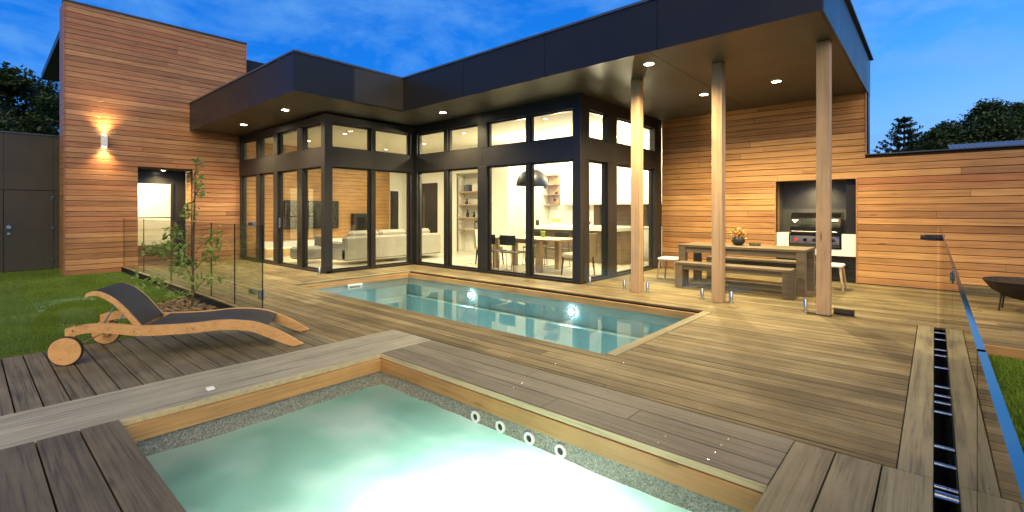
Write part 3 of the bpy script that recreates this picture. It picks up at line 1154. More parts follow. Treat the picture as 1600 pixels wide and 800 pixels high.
facade('x', YD, [(-9.955, -8.93), (-8.79, -7.75), (-7.47, -6.36), (-6.26, -5.195)],
       [(-8.93, -8.79, 0), (-7.75, -7.47, 1), (-6.36, -6.26, 0)], XI, XC - 0.10, 3.60)
facade('y', XI, [(5.425, 6.41), (6.535, 7.55)], [(6.41, 6.535, 0), (7.55, 7.66, 0)], YL + 0.02, YD - 0.02, 3.52)
facade('x', YL, [(-14.91, -13.86), (-13.65, -12.72), (-12.49, -11.43), (-11.17, -10.22)],
       [(-15.03, -14.91, 0), (-13.86, -13.65, 0), (-12.72, -12.49, 1), (-11.43, -11.17, 0)], XW + .004, XI - 0.10, 3.52,
       doors={1: -12.76, 2: -12.45})
facade('y', XC, [(8.0, 8.68), (9.045, 10.85)], [(7.84, 8.0, 0), (8.68, 9.045, 1), (10.85, 11.235, 1)], YD + .10, YW - .006, 3.60,
       upper=[(7.845, 8.72), (8.91, 10.92)])
# corner posts
for cx_, cy_, zt in ((XI, YL, 3.53), (XC, YD, 3.61)):
    MB().cbox(cx_ - 0.145, cx_ + 0.02, cy_ - 0.02, cy_ + 0.155, 0.0, zt, 0.003).build('corner_post', 'black', HOUSE, center=True)
MB().cbox(XI - 0.12, XI + 0.122, YD - 0.01, YD + 0.12, 0.0, 3.57, 0.003).build('corner_post', 'black', HOUSE, center=True)

# ---------------- roof: L-shaped slab with panelled fascia, soffit sheets and capping
roof = MB()


def rpoly(pts, zb, zt, mb, mi=0):
    n = len(pts)
    vs = [(x, y, roof_z(x, y, zb)) for x, y in pts] + [(x, y, roof_z(x, y, zt)) for x, y in pts]
    fs = [tuple(range(n))[::-1], tuple(range(n, 2 * n))] + [(i, (i + 1) % n, (i + 1) % n + n, i + n) for i in range(n)]
    mb.add(vs, fs, mi)


ZB, ZF = 3.572, 4.288
core = [(RX0 + .03, RY0 + .03), (RX1 - .03, RY0 + .03), (RX1 - .03, 11.72), (XW + .02, 11.72), (XW + .02, RYG + .03), (RX0 - .03, RYG + .03), (RX0 - .03, RY0 + .03)]
rpoly(core[:-1], ZB + 0.02, ZF - 0.01, roof)
roof_o = roof.build('roof', 'soffit', HOUSE)


def sheet_line(p, q, n, nm='fascia_panel', mt='metal_fascia', z0=ZB, z1=ZF, th=0.03, inward=(0, 1)):
    """fascia sheets from p to q, n pieces with open joints"""
    for i in range(n):
        t0, t1 = i / n, (i + 1) / n
        a = (p[0] + (q[0] - p[0]) * t0, p[1] + (q[1] - p[1]) * t0)
        b = (p[0] + (q[0] - p[0]) * t1, p[1] + (q[1] - p[1]) * t1)
        L = math.hypot(b[0] - a[0], b[1] - a[1])
        ux, uy = (b[0] - a[0]) / L * .004, (b[1] - a[1]) / L * .004
        a = (a[0] + ux, a[1] + uy); b = (b[0] - ux, b[1] - uy)
        m_ = MB()
        ix, iy = inward[0] * th, inward[1] * th
        pts = [a, b, (b[0] + ix, b[1] + iy), (a[0] + ix, a[1] + iy)]
        rpoly(pts, z0, z1, m_)
        m_.build(nm, mt, roof_o, recalc=True)


sheet_line((RX0, RY0), (RX1, RY0), 4)
sheet_line((RX1, RY0 + .031), (RX1, 11.70), 4, inward=(-1, 0))
sheet_line((RX0, RYG), (RX0, RY0 - .001), 2, inward=(-1, 0))
sheet_line((XW + .01, RYG), (RX0 - .031, RYG), 3)
# capping
for (p, q, inw) in [((RX0 - .02, RY0 - .02), (RX1 + .05, RY0 - .02), (0, 1)), ((RX1 + .05, RY0 + .16), (RX1 + .05, 11.74), (-1, 0)), ((RX0 + .02, RYG - .02), (RX0 + .02, RY0 - .025), (-1, 0)), ((XW, RYG - .02), (RX0 - .16, RYG - .02), (0, 1))]:
    sheet_line(p, q, 1, 'capping', 'flash', ZF, ZF + 0.035, 0.18, inw)
# soffit sheets (joints open)
xs = [RX0 + .032, -7.0, -5.0, -3.05, RX1 - .032]
for a, b in zip(xs[:-1], xs[1:]):
    for y0_, y1_ in ((RY0 + .032, 8.9), (8.9, YW - .01)):
        if b < XC - .5 and y0_ > 7:
            continue
        if b < XC + .05:
            y1_ = YD + .02
        m_ = MB()
        rpoly([(a + .003, y0_ + .003), (b - .003, y0_ + .003), (b - .003, y1_ - .003), (a + .003, y1_ - .003)], ZB + .003, ZB + .018, m_)
        m_.build('soffit_sheet', 'soffit', roof_o, recalc=True)
xs = [XW + .02, -13.0, -10.9, RX0 - .032]
for a, b in zip(xs[:-1], xs[1:]):
    m_ = MB()
    y1_ = YL + .02 if b < XI else RY0 + .03
    rpoly([(a + .003, RYG + .033), (b - .003, RYG + .033), (b - .003, y1_), (a + .003, y1_)], ZB + .003, ZB + .018, m_)
    m_.build('soffit_sheet', 'soffit', roof_o, recalc=True)
m_ = MB()
rpoly([(XI + .05, RY0 + .033), (RX0 + .03, RY0 + .033), (RX0 + .03, YD - .03), (XI + .05, YD - .03)], ZB + .003, ZB + .018, m_)
m_.build('soffit_sheet', 'soffit', roof_o, recalc=True)

# ---------------- verandah posts
for x, lab in ((-1.118, 'thick pale timber post nearest the glass gate'), (-2.485, 'middle pale timber post in front of the bench'), (-3.835, 'pale timber post beside the dining room corner')):
    h = 0.078
    zt = roof_z(x, 7.54, ZB) + 0.004
    p = MB().cbox(x - h, x + h, 7.545, 7.545 + 2 * h, 0.0, zt, 0.005).build('post', 'post', HOUSE, center=True)
    p['label'] = lab
MB().cbox(-1.30, -1.02, 7.50, 7.60, 0.001, 0.012, 0.002).build('post_foot', 'splash', HOUSE)

# ---------------- timber clad walls


def clad(ax, c, a0, a1, z0, ztop, holes, mt, name, seed, back=0.1, label=None, ztop2=None, step_a=None, pitch=0.125, lens=(2.2, 4.8)):
    """horizontal boards; ztop for a<step_a, ztop2 beyond; holes: (a0,a1,z0,z1)"""
    rd = random.Random(seed)
    bk = MB()
    cuts = sorted({a0, a1} | {h[0] for h in holes} | {h[1] for h in holes} | ({step_a} if step_a else set()))
    for s0, s1 in zip(cuts[:-1], cuts[1:]):
        mid = (s0 + s1) / 2
        zt = ztop if (step_a is None or mid < step_a) else ztop2
        zs = [(z0, zt)]
        for h in holes:
            if h[0] <= mid <= h[1]:
                zs = [(p, q) for a, b in zs for p, q in ((a, min(b, h[2])), (max(a, h[3]), b)) if q - p > 0.01]
        for p, q in zs:
            fbox(bk, ax, c, s0, s1, -back - .022, -0.022, p, q)
    wall = bk.build(name, 'mortar', HOUSE)
    if label:
        wall['label'] = label
    z = z0
    n = 0
    while z < max(ztop, ztop2 or 0) - 0.02:
        zc = z + pitch / 2
        segs = [(a0, a1)]
        if step_a is not None and zc > ztop2:
            segs = [(a0, step_a)]
        for h in holes:
            if h[2] - .03 < zc < h[3] + .03:
                segs = clip(segs, h[0], h[1])
        zt = min(z + pitch - 0.009, (ztop if not (step_a is not None and zc <= ztop2 and False) else ztop2) - 0.002)
        for s0, s1 in segs:
            p = s0
            q = s0 + rd.uniform(0.8, lens[1])
            while True:
                if q > s1 - 0.5:
                    q = s1
                m_ = MB()
                fbox(m_, ax, c, p + .0012, q - .0012, -0.021, rd.uniform(-.0006, .0012), z + .001, zt, 0.0035)
                m_.build('board', mt, wall, center=True)
                n += 1
                if q >= s1:
                    break
                p = q
                q = p + rd.uniform(*lens)
        z += pitch
    print(name, n)
    return wall


NX0, NX1, NZ1 = -2.50, -1.129, 2.0
right_wall = clad('x', YW, XC + .02, 5.0, 0.01, 3.68, [(NX0, NX1, 0.0, NZ1)], 'clad_x', 'timber_wall', 3, label='cedar board wall behind the outdoor table and grill', ztop2=2.44, step_a=-0.985)
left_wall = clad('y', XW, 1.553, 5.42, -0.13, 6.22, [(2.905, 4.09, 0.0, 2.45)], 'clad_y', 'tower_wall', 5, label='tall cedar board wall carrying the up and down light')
# wall tops, end trims
MB().box(-0.975, 5.02, YW - .03, YW + .16, 2.436, 2.455).build('capping', 'flash', HOUSE)
MB().box(XW - .25, XW + .035, 1.52, 5.45, 6.222, 6.25).build('capping', 'flash', HOUSE)
MB().box(-0.984, -0.966, YW - .022, YW + .05, 2.457, 3.64).build('end_trim', 'clad_x', HOUSE)
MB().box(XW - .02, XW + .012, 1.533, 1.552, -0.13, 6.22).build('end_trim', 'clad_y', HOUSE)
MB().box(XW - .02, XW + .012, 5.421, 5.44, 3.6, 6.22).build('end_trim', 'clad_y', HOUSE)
# niche reveal trims
nt = MB()
nt.box(NX0 - .018, NX0, YW - .012, YW + .3, 0.003, NZ1 + .018)
nt.box(NX1, NX1 + .018, YW - .012, YW + .3, 0.003, NZ1 + .018)
nt.box(NX0, NX1, YW - .012, YW + .3, NZ1, NZ1 + .018)
nt.build('niche_trim', 'clad_x', HOUSE)
solid('niche', 'niche_lining', (NX0 - .05, NX0 - .019, YW + .02, YW + .72, 0, NZ1 + .05), (NX1 + .019, NX1 + .05, YW + .02, YW + .72, 0, NZ1 + .05),
      (NX0 - .018, NX1 + .018, YW + .70, YW + .73, 0, NZ1 + .05), (NX0 - .018, NX1 + .018, YW + .02, YW + .70, NZ1 + .019, NZ1 + .05), (NX0, NX1, YW + .02, YW + .70, -0.02, 0.0))
# east end wall of the house, dark folded metal (seen edge-on)
for i, (z0_, z1_) in enumerate(((0.0, 2.43), (2.46, roof_z(RX1, 11.6, ZB) - .003))):
    MB().cbox(-1.3, RX1 - .002, YW + .125, 11.66, z0_, z1_, .003).build('end_wall', 'metal_fascia', HOUSE)

# ---------------- tower: fin, recess and upper roof
solid('side_wall', 'tower_body', (-19.5, XW - .125, 5.0, 5.40, 0, 6.2), (-15.75, XW - .125, 1.56, 1.66, -.13, 6.2), (-19.5, -19.3, 2.3, 5.0, -.13, 5.2), (-19.3, XW - .8, 2.3, 2.42, -.13, 5.2))
fin = MB()
for i in range(51):
    z = -0.13 + i * 0.125
    fin.cbox(-15.75, XW - .024, 1.553 - .022, 1.553, z, min(z + .119, 6.22), .003)
fo = fin.build('fin_boards', 'clad_x', HOUSE)
tag(fo, kind='stuff')
ev = MB()
A = [(-15.755, 1.54, 5.58), (-19.9, 1.54, 5.27), (-19.9, 1.54, 5.44), (-15.755, 1.54, 5.75)]
ev.prism(A, (0, 3.6, 0))
ev.build('tower_eave', 'black', HOUSE, recalc=True)
# low dark volume behind the tower
MB().box(-19, -13.0, 9.0, 13.0, 3.5, 7.6).build('rear_block', 'side_wall', HOUSE) if False else None
MB().box(-19, XW - .3, 5.5, 7.2, 3.2, 5.86).build('rear_block', 'metal_fascia', HOUSE)

# entrance recess in the tower
EY0, EY1 = 2.905, 4.09
solid('frame', 'recess_lining', (XW - .62, XW - .6, EY0, EY1, 0.0, .42), (XW - .62, XW - .6, EY0, EY1, 2.15, 2.45), (XW - .62, XW - .6, EY1 - .30, EY1, .42, 2.15), (XW - .6, XW - .124, EY0 - .03, EY0, 0.0, 2.45), (XW - .6, XW - .124, EY0, EY1, 2.45, 2.48))
solid('side_wall', 'recess_floor', (XW - .6, XW - .0, EY0, EY1, -.05, 0.0))
rv = MB()
for i in range(20):
    z = 0.01 + i * 0.125
    rv.cbox(XW - .58, XW - .024, EY1 - .0, EY1 + .02, z, min(z + .119, 2.445), .003)
tag(rv.build('reveal_boards', 'clad_x', HOUSE), kind='stuff')
lw = MB()
lw.box(XW - .60, XW - .55, EY0 + .005, EY0 + .05, 0.42, 2.15)
lw.box(XW - .60, XW - .55, EY1 - .36, EY1 - .30, 0.42, 2.15)
lw.box(XW - .60, XW - .55, EY0 + .05, EY1 - .36, 0.42, 0.47)
lw.box(XW - .60, XW - .55, EY0 + .05, EY1 - .36, 2.10, 2.15)
lw.box(XW - .60, XW - .55, EY0 + .05, EY1 - .36, 1.18, 1.21)

lwo = lw.build('window', 'frame', HOUSE)
MB().box(XW - .58, XW - .57, EY0 + .045, EY1 - .355, 0.465, 2.105).build('pane', 'glass', lwo)
# lit room behind the entrance window
solid('white_wall', 'study_room', (XW - 2.6, XW - 2.5, 2.45, 4.9, 0, 2.7), (XW - 2.5, XW - .63, 4.8, 4.9, 0, 2.7), (XW - 2.5, XW - .63, 2.45, 2.55, 0, 2.7), (XW - 2.5, XW - .63, 2.55, 4.8, 2.6, 2.7), (XW - 2.5, XW - .63, 2.55, 4.8, -.05, 0.0))
# low dark side wall with door at the far left
SWX = -17.0
sidew = MB()
sidew.box(SWX - .12, SWX - .022, -6, 1.98, -.16, 3.29)
swo = sidew.build('side_wall', 'mortar', HOUSE)
for a, b, z0_, z1_ in [(-6, -2.2, -.13, 3.29), (-2.2, -0.4, -.13, 3.29), (-0.4, 0.66, 1.9, 3.29), (0.66, 1.545, 1.9, 3.29), (1.545, 1.98, 1.9, 3.29), (1.545, 1.98, -.13, 1.894), (-.4, 0.655, -.13, 1.894)]:
    panel('y', SWX, a, b, z0_, z1_, 0.02, 0.0, 'side_wall', 'sheet', swo)
dr = MB().cbox(SWX - .02, SWX - .006, 0.665, 1.54, -0.10, 1.888, .003).build('side_door', 'side_wall', HOUSE, center=True)
h = MB()
h.disc((SWX - .006, 0.745, 0.98), (1, 0, 0), 0.045, 16, thick=0.02)
h.disc((SWX - .006, 0.745, 0.82), (1, 0, 0), 0.035, 16, thick=0.02)
h.tube([(SWX + .01, 0.745, 0.98), (SWX + .05, 0.745, 0.98)], 0.012)
h.build('handle', 'chrome', dr)
for z in (0.05, 0.9, 1.65):
    MB().cbox(SWX - .004, SWX + .008, 1.50, 1.56, z, z + .11, .002).build('hinge', 'chrome', dr)
MB().box(SWX - .05, SWX + .02, -6, 1.99, 3.292, 3.32).build('capping', 'flash', HOUSE)

# ---------------- interior shell
CEIL = 3.40
solid('floor_int', 'interior_floor', (XW, XI - .03, YL + .02, 13.0, -0.02, 0.0), (XI - .03, XC - .03, YD + .02, 13.0, -0.02, 0.0), (XC - .03, -4.2, YW + .14, 13.0, -.02, 0.0))
solid('white_wall', 'interior_wall',
      (XW - .12, XW - .03, 10.35, 11.0, 0, CEIL), (XW - .05, -12.05, 10.9, 11.0, 0, CEIL), (-10.85, -9.75, 10.9, 11.0, 0, CEIL),
      (-12.05, -10.85, 10.9, 11.0, 2.62, CEIL), (-12.07, -12.05, 10.95, 11.35, 0, 2.7), (-10.85, -10.83, 10.95, 11.35, 0, 2.7), (-12.07, -10.83, 11.3, 11.35, 0, 2.7), (-12.07, -10.83, 11.0, 11.35, 2.62, 2.7),
      (-9.85, -9.75, 11.0, 13.0, 0, CEIL), (-9.85, -4.2, 13.0, 13.1, 0, CEIL), (-4.3, -4.2, YW + .3, 13.0, 0, CEIL), (XC, -4.2, YW + .14, YW + .3, 0, CEIL))
solid('ceiling', 'ceiling', (XW, XI - .125, YL + .135, 13.0, CEIL, CEIL + .1), (XI - .125, XC - .125, YD + .135, 13.0, CEIL, CEIL + .1), (XC - .125, -4.2, YW + .14, 13.0, CEIL, CEIL + .1))
# timber lined west wall of the living room
lin = MB()
z = 0.0
while z < CEIL - .02:
    p = YL + .14
    while p < 10.3:
        q = min(10.35, p + random.uniform(1.4, 3.2))
        lin.cbox(XW - .03, XW - .008 + random.uniform(0, .001), p + .001, q - .001, z + .001, min(z + .119, CEIL), .003)
        p = q
    z += .125
tag(lin.build('lining_boards', 'interior_clad', HOUSE), kind='stuff')
MB().box(XW - .14, XW - .032, YL + .1, 10.35, 0, CEIL).build('lining_backing', 'mortar', HOUSE)
# doorway with white architrave and a dark hall door
MB().box(XW - .03, XW - .01, 10.38, 10.72, 0.0, 2.1).build('hall_door', 'frame', HOUSE)
ar = MB()
ar.box(XW - .03, XW + .005, 10.74, 10.80, 0, 2.14)
ar.box(XW - .03, XW + .005, 10.36, 10.74, 2.10, 2.16)
ar.build('architrave', 'white_gloss', HOUSE)
# dark hallway opening in the rear wall of the living room
MB().box(-14.6, -13.0, 10.885, 10.899, 0.0, 2.35).build('dark_opening', 'splash', HOUSE)
# kitchen joinery
kt = MB()
kt.cbox(-9.7, -4.32, 12.4, 13.0, 0.1, 0.90, .003)
kt.box(-9.7, -4.32, 12.44, 13.0, 0.0, 0.1, 0)
ko = kt.build('kitchen_base', 'white_gloss', HOUSE)
for i in range(8):
    x = -9.7 + i * .67
    MB().cbox(x + .003, x + .667, 12.38, 12.399, 0.12, 0.86, .002).build('cabinet_door', 'white_gloss', ko)
MB().cbox(-9.72, -4.31, 12.37, 13.0, 0.90, 0.94, .003).build('benchtop', 'white_gloss', ko)
MB().box(-8.0, -4.31, 12.985, 12.999, 0.94, 1.56).build('splashback', 'splash', ko)
MB().box(-9.72, -8.0, 12.985, 12.999, 0.94, 1.56).build('splashback', 'white_gloss', ko)
ku = MB()
for i in range(8):
    x = -9.7 + i * .67
    if i in (0,):
        continue
    ku.cbox(x + .003, x + .667, 12.65, 12.99, 1.57, 2.55, .003)
ku.build('overhead_cupboards', 'white_gloss', HOUSE)
op = MB()
op.box(-9.72, -9.28, 12.95, 12.98, 1.57, 2.55)
for z in (1.57, 1.9, 2.22, 2.53):
    op.box(-9.72, -9.28, 12.65, 12.95, z, z + .02)
op.build('open_shelf', 'oak', HOUSE)
isl = MB()
isl.cbox(-9.0, -6.0, 11.05, 11.8, 0.0, 0.86, .004)
io = isl.build('island_bench', 'table_wood', HOUSE)
MB().cbox(-9.1, -5.95, 10.8, 11.85, 0.86, 0.95, .004).build('benchtop', 'white_gloss', io)
# wall shelves in the recess
for z in (0.72, 1.13, 1.56, 1.98):
    MB().cbox(-12.04, -10.86, 11.02, 11.29, z, z + .035, .003).build('shelf', 'oak', HOUSE, center=True)

# ================================================================== GLASS FENCES
FZ = 1.205
FX = 0.049


def glass_panel(fence, ax, c, a0, a1, z0=0.05, z1=FZ, t=0.012):
    b = MB()
    o0, o1 = -t / 2, t / 2
    if ax == 'x':
        p = [(a0, c - t / 2, z0), (a1, c - t / 2, z0), (a1, c + t / 2, z0), (a0, c + t / 2, z0)]
    else:
        p = [(c - t / 2, a0, z0), (c + t / 2, a0, z0), (c + t / 2, a1, z0), (c - t / 2, a1, z0)]
    vs = p + [(x, y, z1) for x, y, z in p]
    b.add(vs, [(3, 2, 1, 0)], 2)
    b.add(vs, [(4, 5, 6, 7)], 1)
    faces = [(0, 1, 5, 4), (1, 2, 6, 5), (2, 3, 7, 6), (3, 0, 4, 7)]
    for i, f_ in enumerate(faces):
        long_ = (i % 2 == 0) if ax == 'x' else (i % 2 == 1)
        b.add(vs, [f_], 0 if long_ else 2)
    # merge duplicates is not needed: each face group carries its own corners
    return b.build('glass_panel', ['fence_glass', 'glass_edge', 'glass_dark'], fence, center=True)


def spigot(fence, x, y, along='x'):
    s_ = MB()
    s_.lathe([(0.0005, 0.0), (0.048, 0.0), (0.048, 0.008), (0.026, 0.010), (0.026, 0.165), (0.022, 0.172), (0.0005, 0.172)], x, y, 20)
    return s_.build('spigot', 'chrome', fence, smooth=True, center=True)


def clamp(fence, x, y, z, lx, ly, lz=0.045):
    return MB().cbox(x - lx / 2, x + lx / 2, y - ly / 2, y + ly / 2, z - lz / 2, z + lz / 2, .005).build('clamp', 'chrome', fence, center=True)


# A: along the line of posts
fa = empty('glass_fence', (-3.0, 7.66, 0), 'frameless glass fence on steel spigots running between the timber posts', 'glass fence')
for a0, a1, sp in [(-4.93, -3.985, (-4.80, -4.094)), (-3.735, -2.58, (-3.665, -2.748)), (-2.385, -1.22, (-2.315, -1.342))]:
    glass_panel(fa, 'x', 7.66, a0, a1)
    for x in sp:
        spigot(fa, x, 7.66)
glass_panel(fa, 'x', 7.66, -1.01, 0.02)
MB().cbox(-1.02, -0.79, 7.70, 7.75, 0.003, 0.085, .003).build('gate_stop', 'splash', fa)
lt = MB()
lt.cbox(-0.09, 0.075, 7.63, 7.69, 1.035, 1.105, .006)
lt.tube([(-0.13, 7.66, 1.07), (-0.05, 7.66, 1.07)], 0.03, 14)
lt.tube([(-0.01, 7.66, 1.07), (0.09, 7.66, 1.07)], 0.036, 14)
lt.build('gate_latch', 'steel_dark', fa)
# B: right hand run beside the viewpoint
fb = empty('glass_fence', (0.036, 3.5, 0), 'glass fence set in a deck slot at the right, with a shiny blue top edge', 'glass fence')
for a0, a1 in [(-1.2, 0.925), (0.94, 2.2), (2.215, 3.52), (3.535, 5.6), (5.615, 7.63)]:
    glass_panel(fb, 'y', FX, a0, a1, -0.10, t=0.009)
for y in (2.2075,):
    clamp(fb, FX, y, FZ - .03, .022, .05, .04)
for y in (7.55, 7.157, 6.636, 6.375, 5.886, 5.25, 5.0, 4.82, 4.59, 3.92, 3.65, 3.35):
    MB().tube([(-0.002, y, -0.045), (0.057, y, -0.045)], 0.014, 12).build('fixing_pin', 'chrome', fb, smooth=True, center=True)
MB().tube([(0.0, 3.215, -0.03), (0.085, 3.215, -0.03)], 0.026, 16).build('fixing_pin', 'chrome', fb, smooth=True, center=True)
# C: left run along the deck edge and back to the tower
fc = empty('glass_fence', (-6.62, 2.61, 0), 'glass fence behind the lounger and around the young tree', 'glass fence')
for a0, a1 in [(-1.8, 0.55), (0.565, 2.60)]:
    glass_panel(fc, 'y', -6.66, a0, a1, 0.03, 1.2)
for a0, a1 in [(-7.66, -6.67), (-8.66, -7.675), (-10.9, -8.675), (-13.0, -10.915), (-15.0, -13.015)]:
    glass_panel(fc, 'x', 2.615, a0, a1, 0.03, 1.2)
clamp(fc, -7.03, 2.615, 1.21, .17, .045, .05)
clamp(fc, -7.03, 2.625, 0.28, .20, .035, .07)
clamp(fc, -6.70, 2.61, 0.28, .03, .08, .12)
spigot(fc, -10.06, 5.12)

# ================================================================== FURNITURE OUTSIDE
# lounger
LO = Vector((-5.916, 0.635, 0))
LA = math.atan2(0.856, 0.517)
lng = empty('sun_lounger', (LO.x, LO.y, 0), 'wavy timber sun lounger with black sling and two wooden wheels on the deck', 'sun lounger')


def lpt(s_, t, z):      # s along the lounger, t across (0 near rail .. 0.67 far)
    ca, sa = 0.51699, 0.85599
    return (LO.x + ca * s_ - sa * t, LO.y + sa * s_ + ca * t, z)


def lribbon(prof_top, prof_bot, t0, t1):
    """solid between two profile curves (same count), from t0 to t1"""
    n = len(prof_top)
    vs = []
    for t in (t0, t1):
        vs += [lpt(s_, t, z) for s_, z in prof_top] + [lpt(s_, t, z) for s_, z in prof_bot]
    fs = []
    N = 2 * n
    for i in range(n - 1):
        fs += [(i, i + 1, n + i + 1, n + i), (N + i, N + n + i, N + n + i + 1, N + i + 1), (i, N + i, N + i + 1, i + 1), (n + i, n + i + 1, N + n + i + 1, N + n + i)]
    fs += [(0, n, N + n, N), (n - 1, N + n - 1, N + 2 * n - 1, 2 * n - 1)]
    return vs, fs


def smooth_curve(pts, n):
    """Catmull-Rom through (s, z) points"""
    P_ = [Vector((a, b)) for a, b in pts]
    P_ = [P_[0] * 2 - P_[1]] + P_ + [P_[-1] * 2 - P_[-2]]
    out_ = []
    m_ = len(P_) - 3
    for i in range(n):
        u = i / (n - 1) * m_
        k_ = min(int(u), m_ - 1)
        t = u - k_
        a, b, c, d = P_[k_:k_ + 4]
        q = 0.5 * ((2 * b) + (c - a) * t + (2 * a - 5 * b + 4 * c - d) * t * t + (3 * b - a - 3 * c + d) * t ** 3)
        out_.append((q.x, q.y))
    return out_


top = smooth_curve([(0.0, 0.32), (0.10, 0.345), (0.21, 0.350), (0.36, 0.335), (0.54, 0.305), (0.78, 0.298), (0.98, 0.300), (1.18, 0.312), (1.36, 0.302), (1.52, 0.272), (1.63, 0.228), (1.75, 0.165), (1.87, 0.085), (1.965, 0.02)], 44)
bot = smooth_curve([(0.0, 0.24), (0.10, 0.266), (0.21, 0.268), (0.36, 0.245), (0.54, 0.212), (0.78, 0.205), (0.98, 0.207), (1.17, 0.218), (1.33, 0.212), (1.47, 0.186), (1.57, 0.145), (1.68, 0.090), (1.79, 0.035), (1.875, 0.001)], 44)
for t0, t1 in ((0.0, 0.045), (0.625, 0.67)):
    MB().add(*lribbon(top, bot, t0, t1)).build('rail', 'teak', lng, smooth=True, recalc=True)
bt = smooth_curve([(0.105, 0.625), (0.16, 0.645), (0.23, 0.628), (0.31, 0.575), (0.385, 0.500), (0.46, 0.405), (0.535, 0.300)], 20)
bb = [(s_ - 0.035 * (0.3 + 0.7 * i / 19), z - 0.042 + .012 * i / 19) for i, (s_, z) in enumerate(bt)]
for t0, t1 in ((0.052, 0.092), (0.578, 0.618)):
    MB().add(*lribbon(bt, bb, t0, t1)).build('back_rail', 'teak', lng, smooth=True, recalc=True)
slb = [(s_ + .001, z + .004) for s_, z in bt]
MB().add(*lribbon(slb, [(s_, z - .008) for s_, z in slb], 0.080, 0.590)).build('back_sling', 'sling', lng, smooth=True, recalc=True)
st_ = [(s_, z - .006) for s_, z in top if 0.53 < s_ < 1.66]
MB().add(*lribbon(st_, [(s_, z - .007) for s_, z in st_], 0.043, 0.627)).build('seat_sling', 'sling', lng, smooth=True, recalc=True)
for nm_, (s_, z) in (('cross_bar', (0.50, 0.255)), ('cross_bar', (0.98, 0.24)), ('cross_bar', (1.50, 0.21))):
    MB().tube([lpt(s_, 0.03, z), lpt(s_, 0.64, z)], 0.016, 10).build(nm_, 'teak', lng)
MB().tube([lpt(0.0, -0.05, 0.13), lpt(0.0, 0.72, 0.13)], 0.009, 10).build('axle', 'chrome', lng)
for t_, n_s in ((-0.001, -1), (0.671, 1)):
    bo = MB()
    for s_, z in ((0.50, 0.258), (0.98, 0.252), (1.50, 0.235), (0.03, 0.30)):
        c_ = Vector(lpt(s_, t_, z))
        bo.disc(c_, Vector(lpt(s_, t_ + n_s, z)) - c_, 0.009, 10, thick=0.003)
    bo.build('bolts', 'chrome', lng)
for t in (0.14, 0.53):
    MB().tube([lpt(0.30, t, 0.50), lpt(0.18, t, 0.27)], 0.006, 8).build('prop', 'chrome', lng)
for t, lab in ((-0.045, 0), (0.69, 0)):
    wv = Vector(lpt(0, t, 0.131)); nn = Vector(lpt(0, t + 1, 0.131)) - wv
    wm = MB()
    wm.disc(wv - nn * .018, nn, 0.122, 36, thick=0.036)
    wo = wm.build('wheel', 'teak', lng)
    MB().disc(wv - nn * .014, nn, 0.131, 36, rin=0.1225, thick=0.028).build('tyre', 'black_plain', wo)
for t in (0.004, 0.63):
    MB().add(*lribbon([(-0.03, 0.32), (0.05, 0.345)], [(-0.03, 0.10), (0.04, 0.10)], t, t + .036)).build('wheel_bracket', 'teak', lng, recalc=True)

# small deck light / clip on the coping
cl = empty('coping_clip', (-4.235, 1.27, 0), 'small white plastic cap lying on the silvered spa coping', 'cap')
b = MB()
p0 = Vector((-4.28, 1.21, 0))
b.cbox(-4.262, -4.205, 1.245, 1.30, 0.001, 0.022, .006)
b.build('cap', 'white_plastic', cl)
MB().cbox(-4.275, -4.262, 1.25, 1.295, 0.001, 0.014, .003).build('clip', 'steel_dark', cl)

# outdoor table, benches, stools
tb = empty('outdoor_table', (-2.63, 9.44, 0), 'long grey brown timber table with slab legs before the cedar wall', 'table')
for i in range(5):
    y = 8.985 + i * .178
    MB().cbox(-3.67, -1.575, y, y + .174, 0.705, 0.75, .004).build('top_board', 'table_wood', tb, center=True)
for x in (-3.67, -1.705):
    for y in (8.99, 9.745):
        MB().cbox(x, x + .13, y, y + .125, 0.0, 0.7045, .004).build('leg', 'table_wood', tb, center=True)
ap = MB()
ap.cbox(-3.54, -1.705, 9.02, 9.05, 0.60, 0.704, .003)
ap.cbox(-3.54, -1.705, 9.81, 9.84, 0.60, 0.704, .003)
ap.build('apron', 'table_wood', tb)


def bench(y, x0, x1, label):
    e = empty('bench', ((x0 + x1) / 2, y + .16, 0), label, 'bench', 'benches at the outdoor table')
    for i in range(2):
        MB().cbox(x0, x1, y + i * .17, y + .166 + i * .17, 0.41, 0.455, .004).build('seat_board', 'table_wood', e, center=True)
    for x in (x0, x1 - .13):
        for yy_ in (y + .005, y + .215):
            MB().cbox(x, x + .13, yy_, yy_ + .12, 0.0, 0.4095, .004).build('leg', 'table_wood', e, center=True)
    a = MB()
    a.cbox(x0 + .13, x1 - .13, y + .03, y + .055, 0.33, 0.4095, .003)
    a.cbox(x0 + .13, x1 - .13, y + .285, y + .31, 0.33, 0.4095, .003)
    a.build('apron', 'table_wood', e)


bench(8.56, -3.56, -1.69, 'timber bench on the pool side of the outdoor table')
bench(10.0, -3.50, -1.62, 'timber bench between the outdoor table and the cedar wall')


def stool(x, y, label):
    e = empty('stool', (x, y, 0), label, 'stool', 'white topped stools')
    MB().cbox(x - .19, x + .19, y - .19, y + .19, 0.40, 0.455, .02).build('seat', 'white_plastic', e)
    for sx in (-1, 1):
        for sy in (-1, 1):
            MB().tube([(x + sx * .15, y + sy * .15, 0.41), (x + sx * .20, y + sy * .20, 0.001)], [.022, .016], 8).build('leg', 'oak', e)


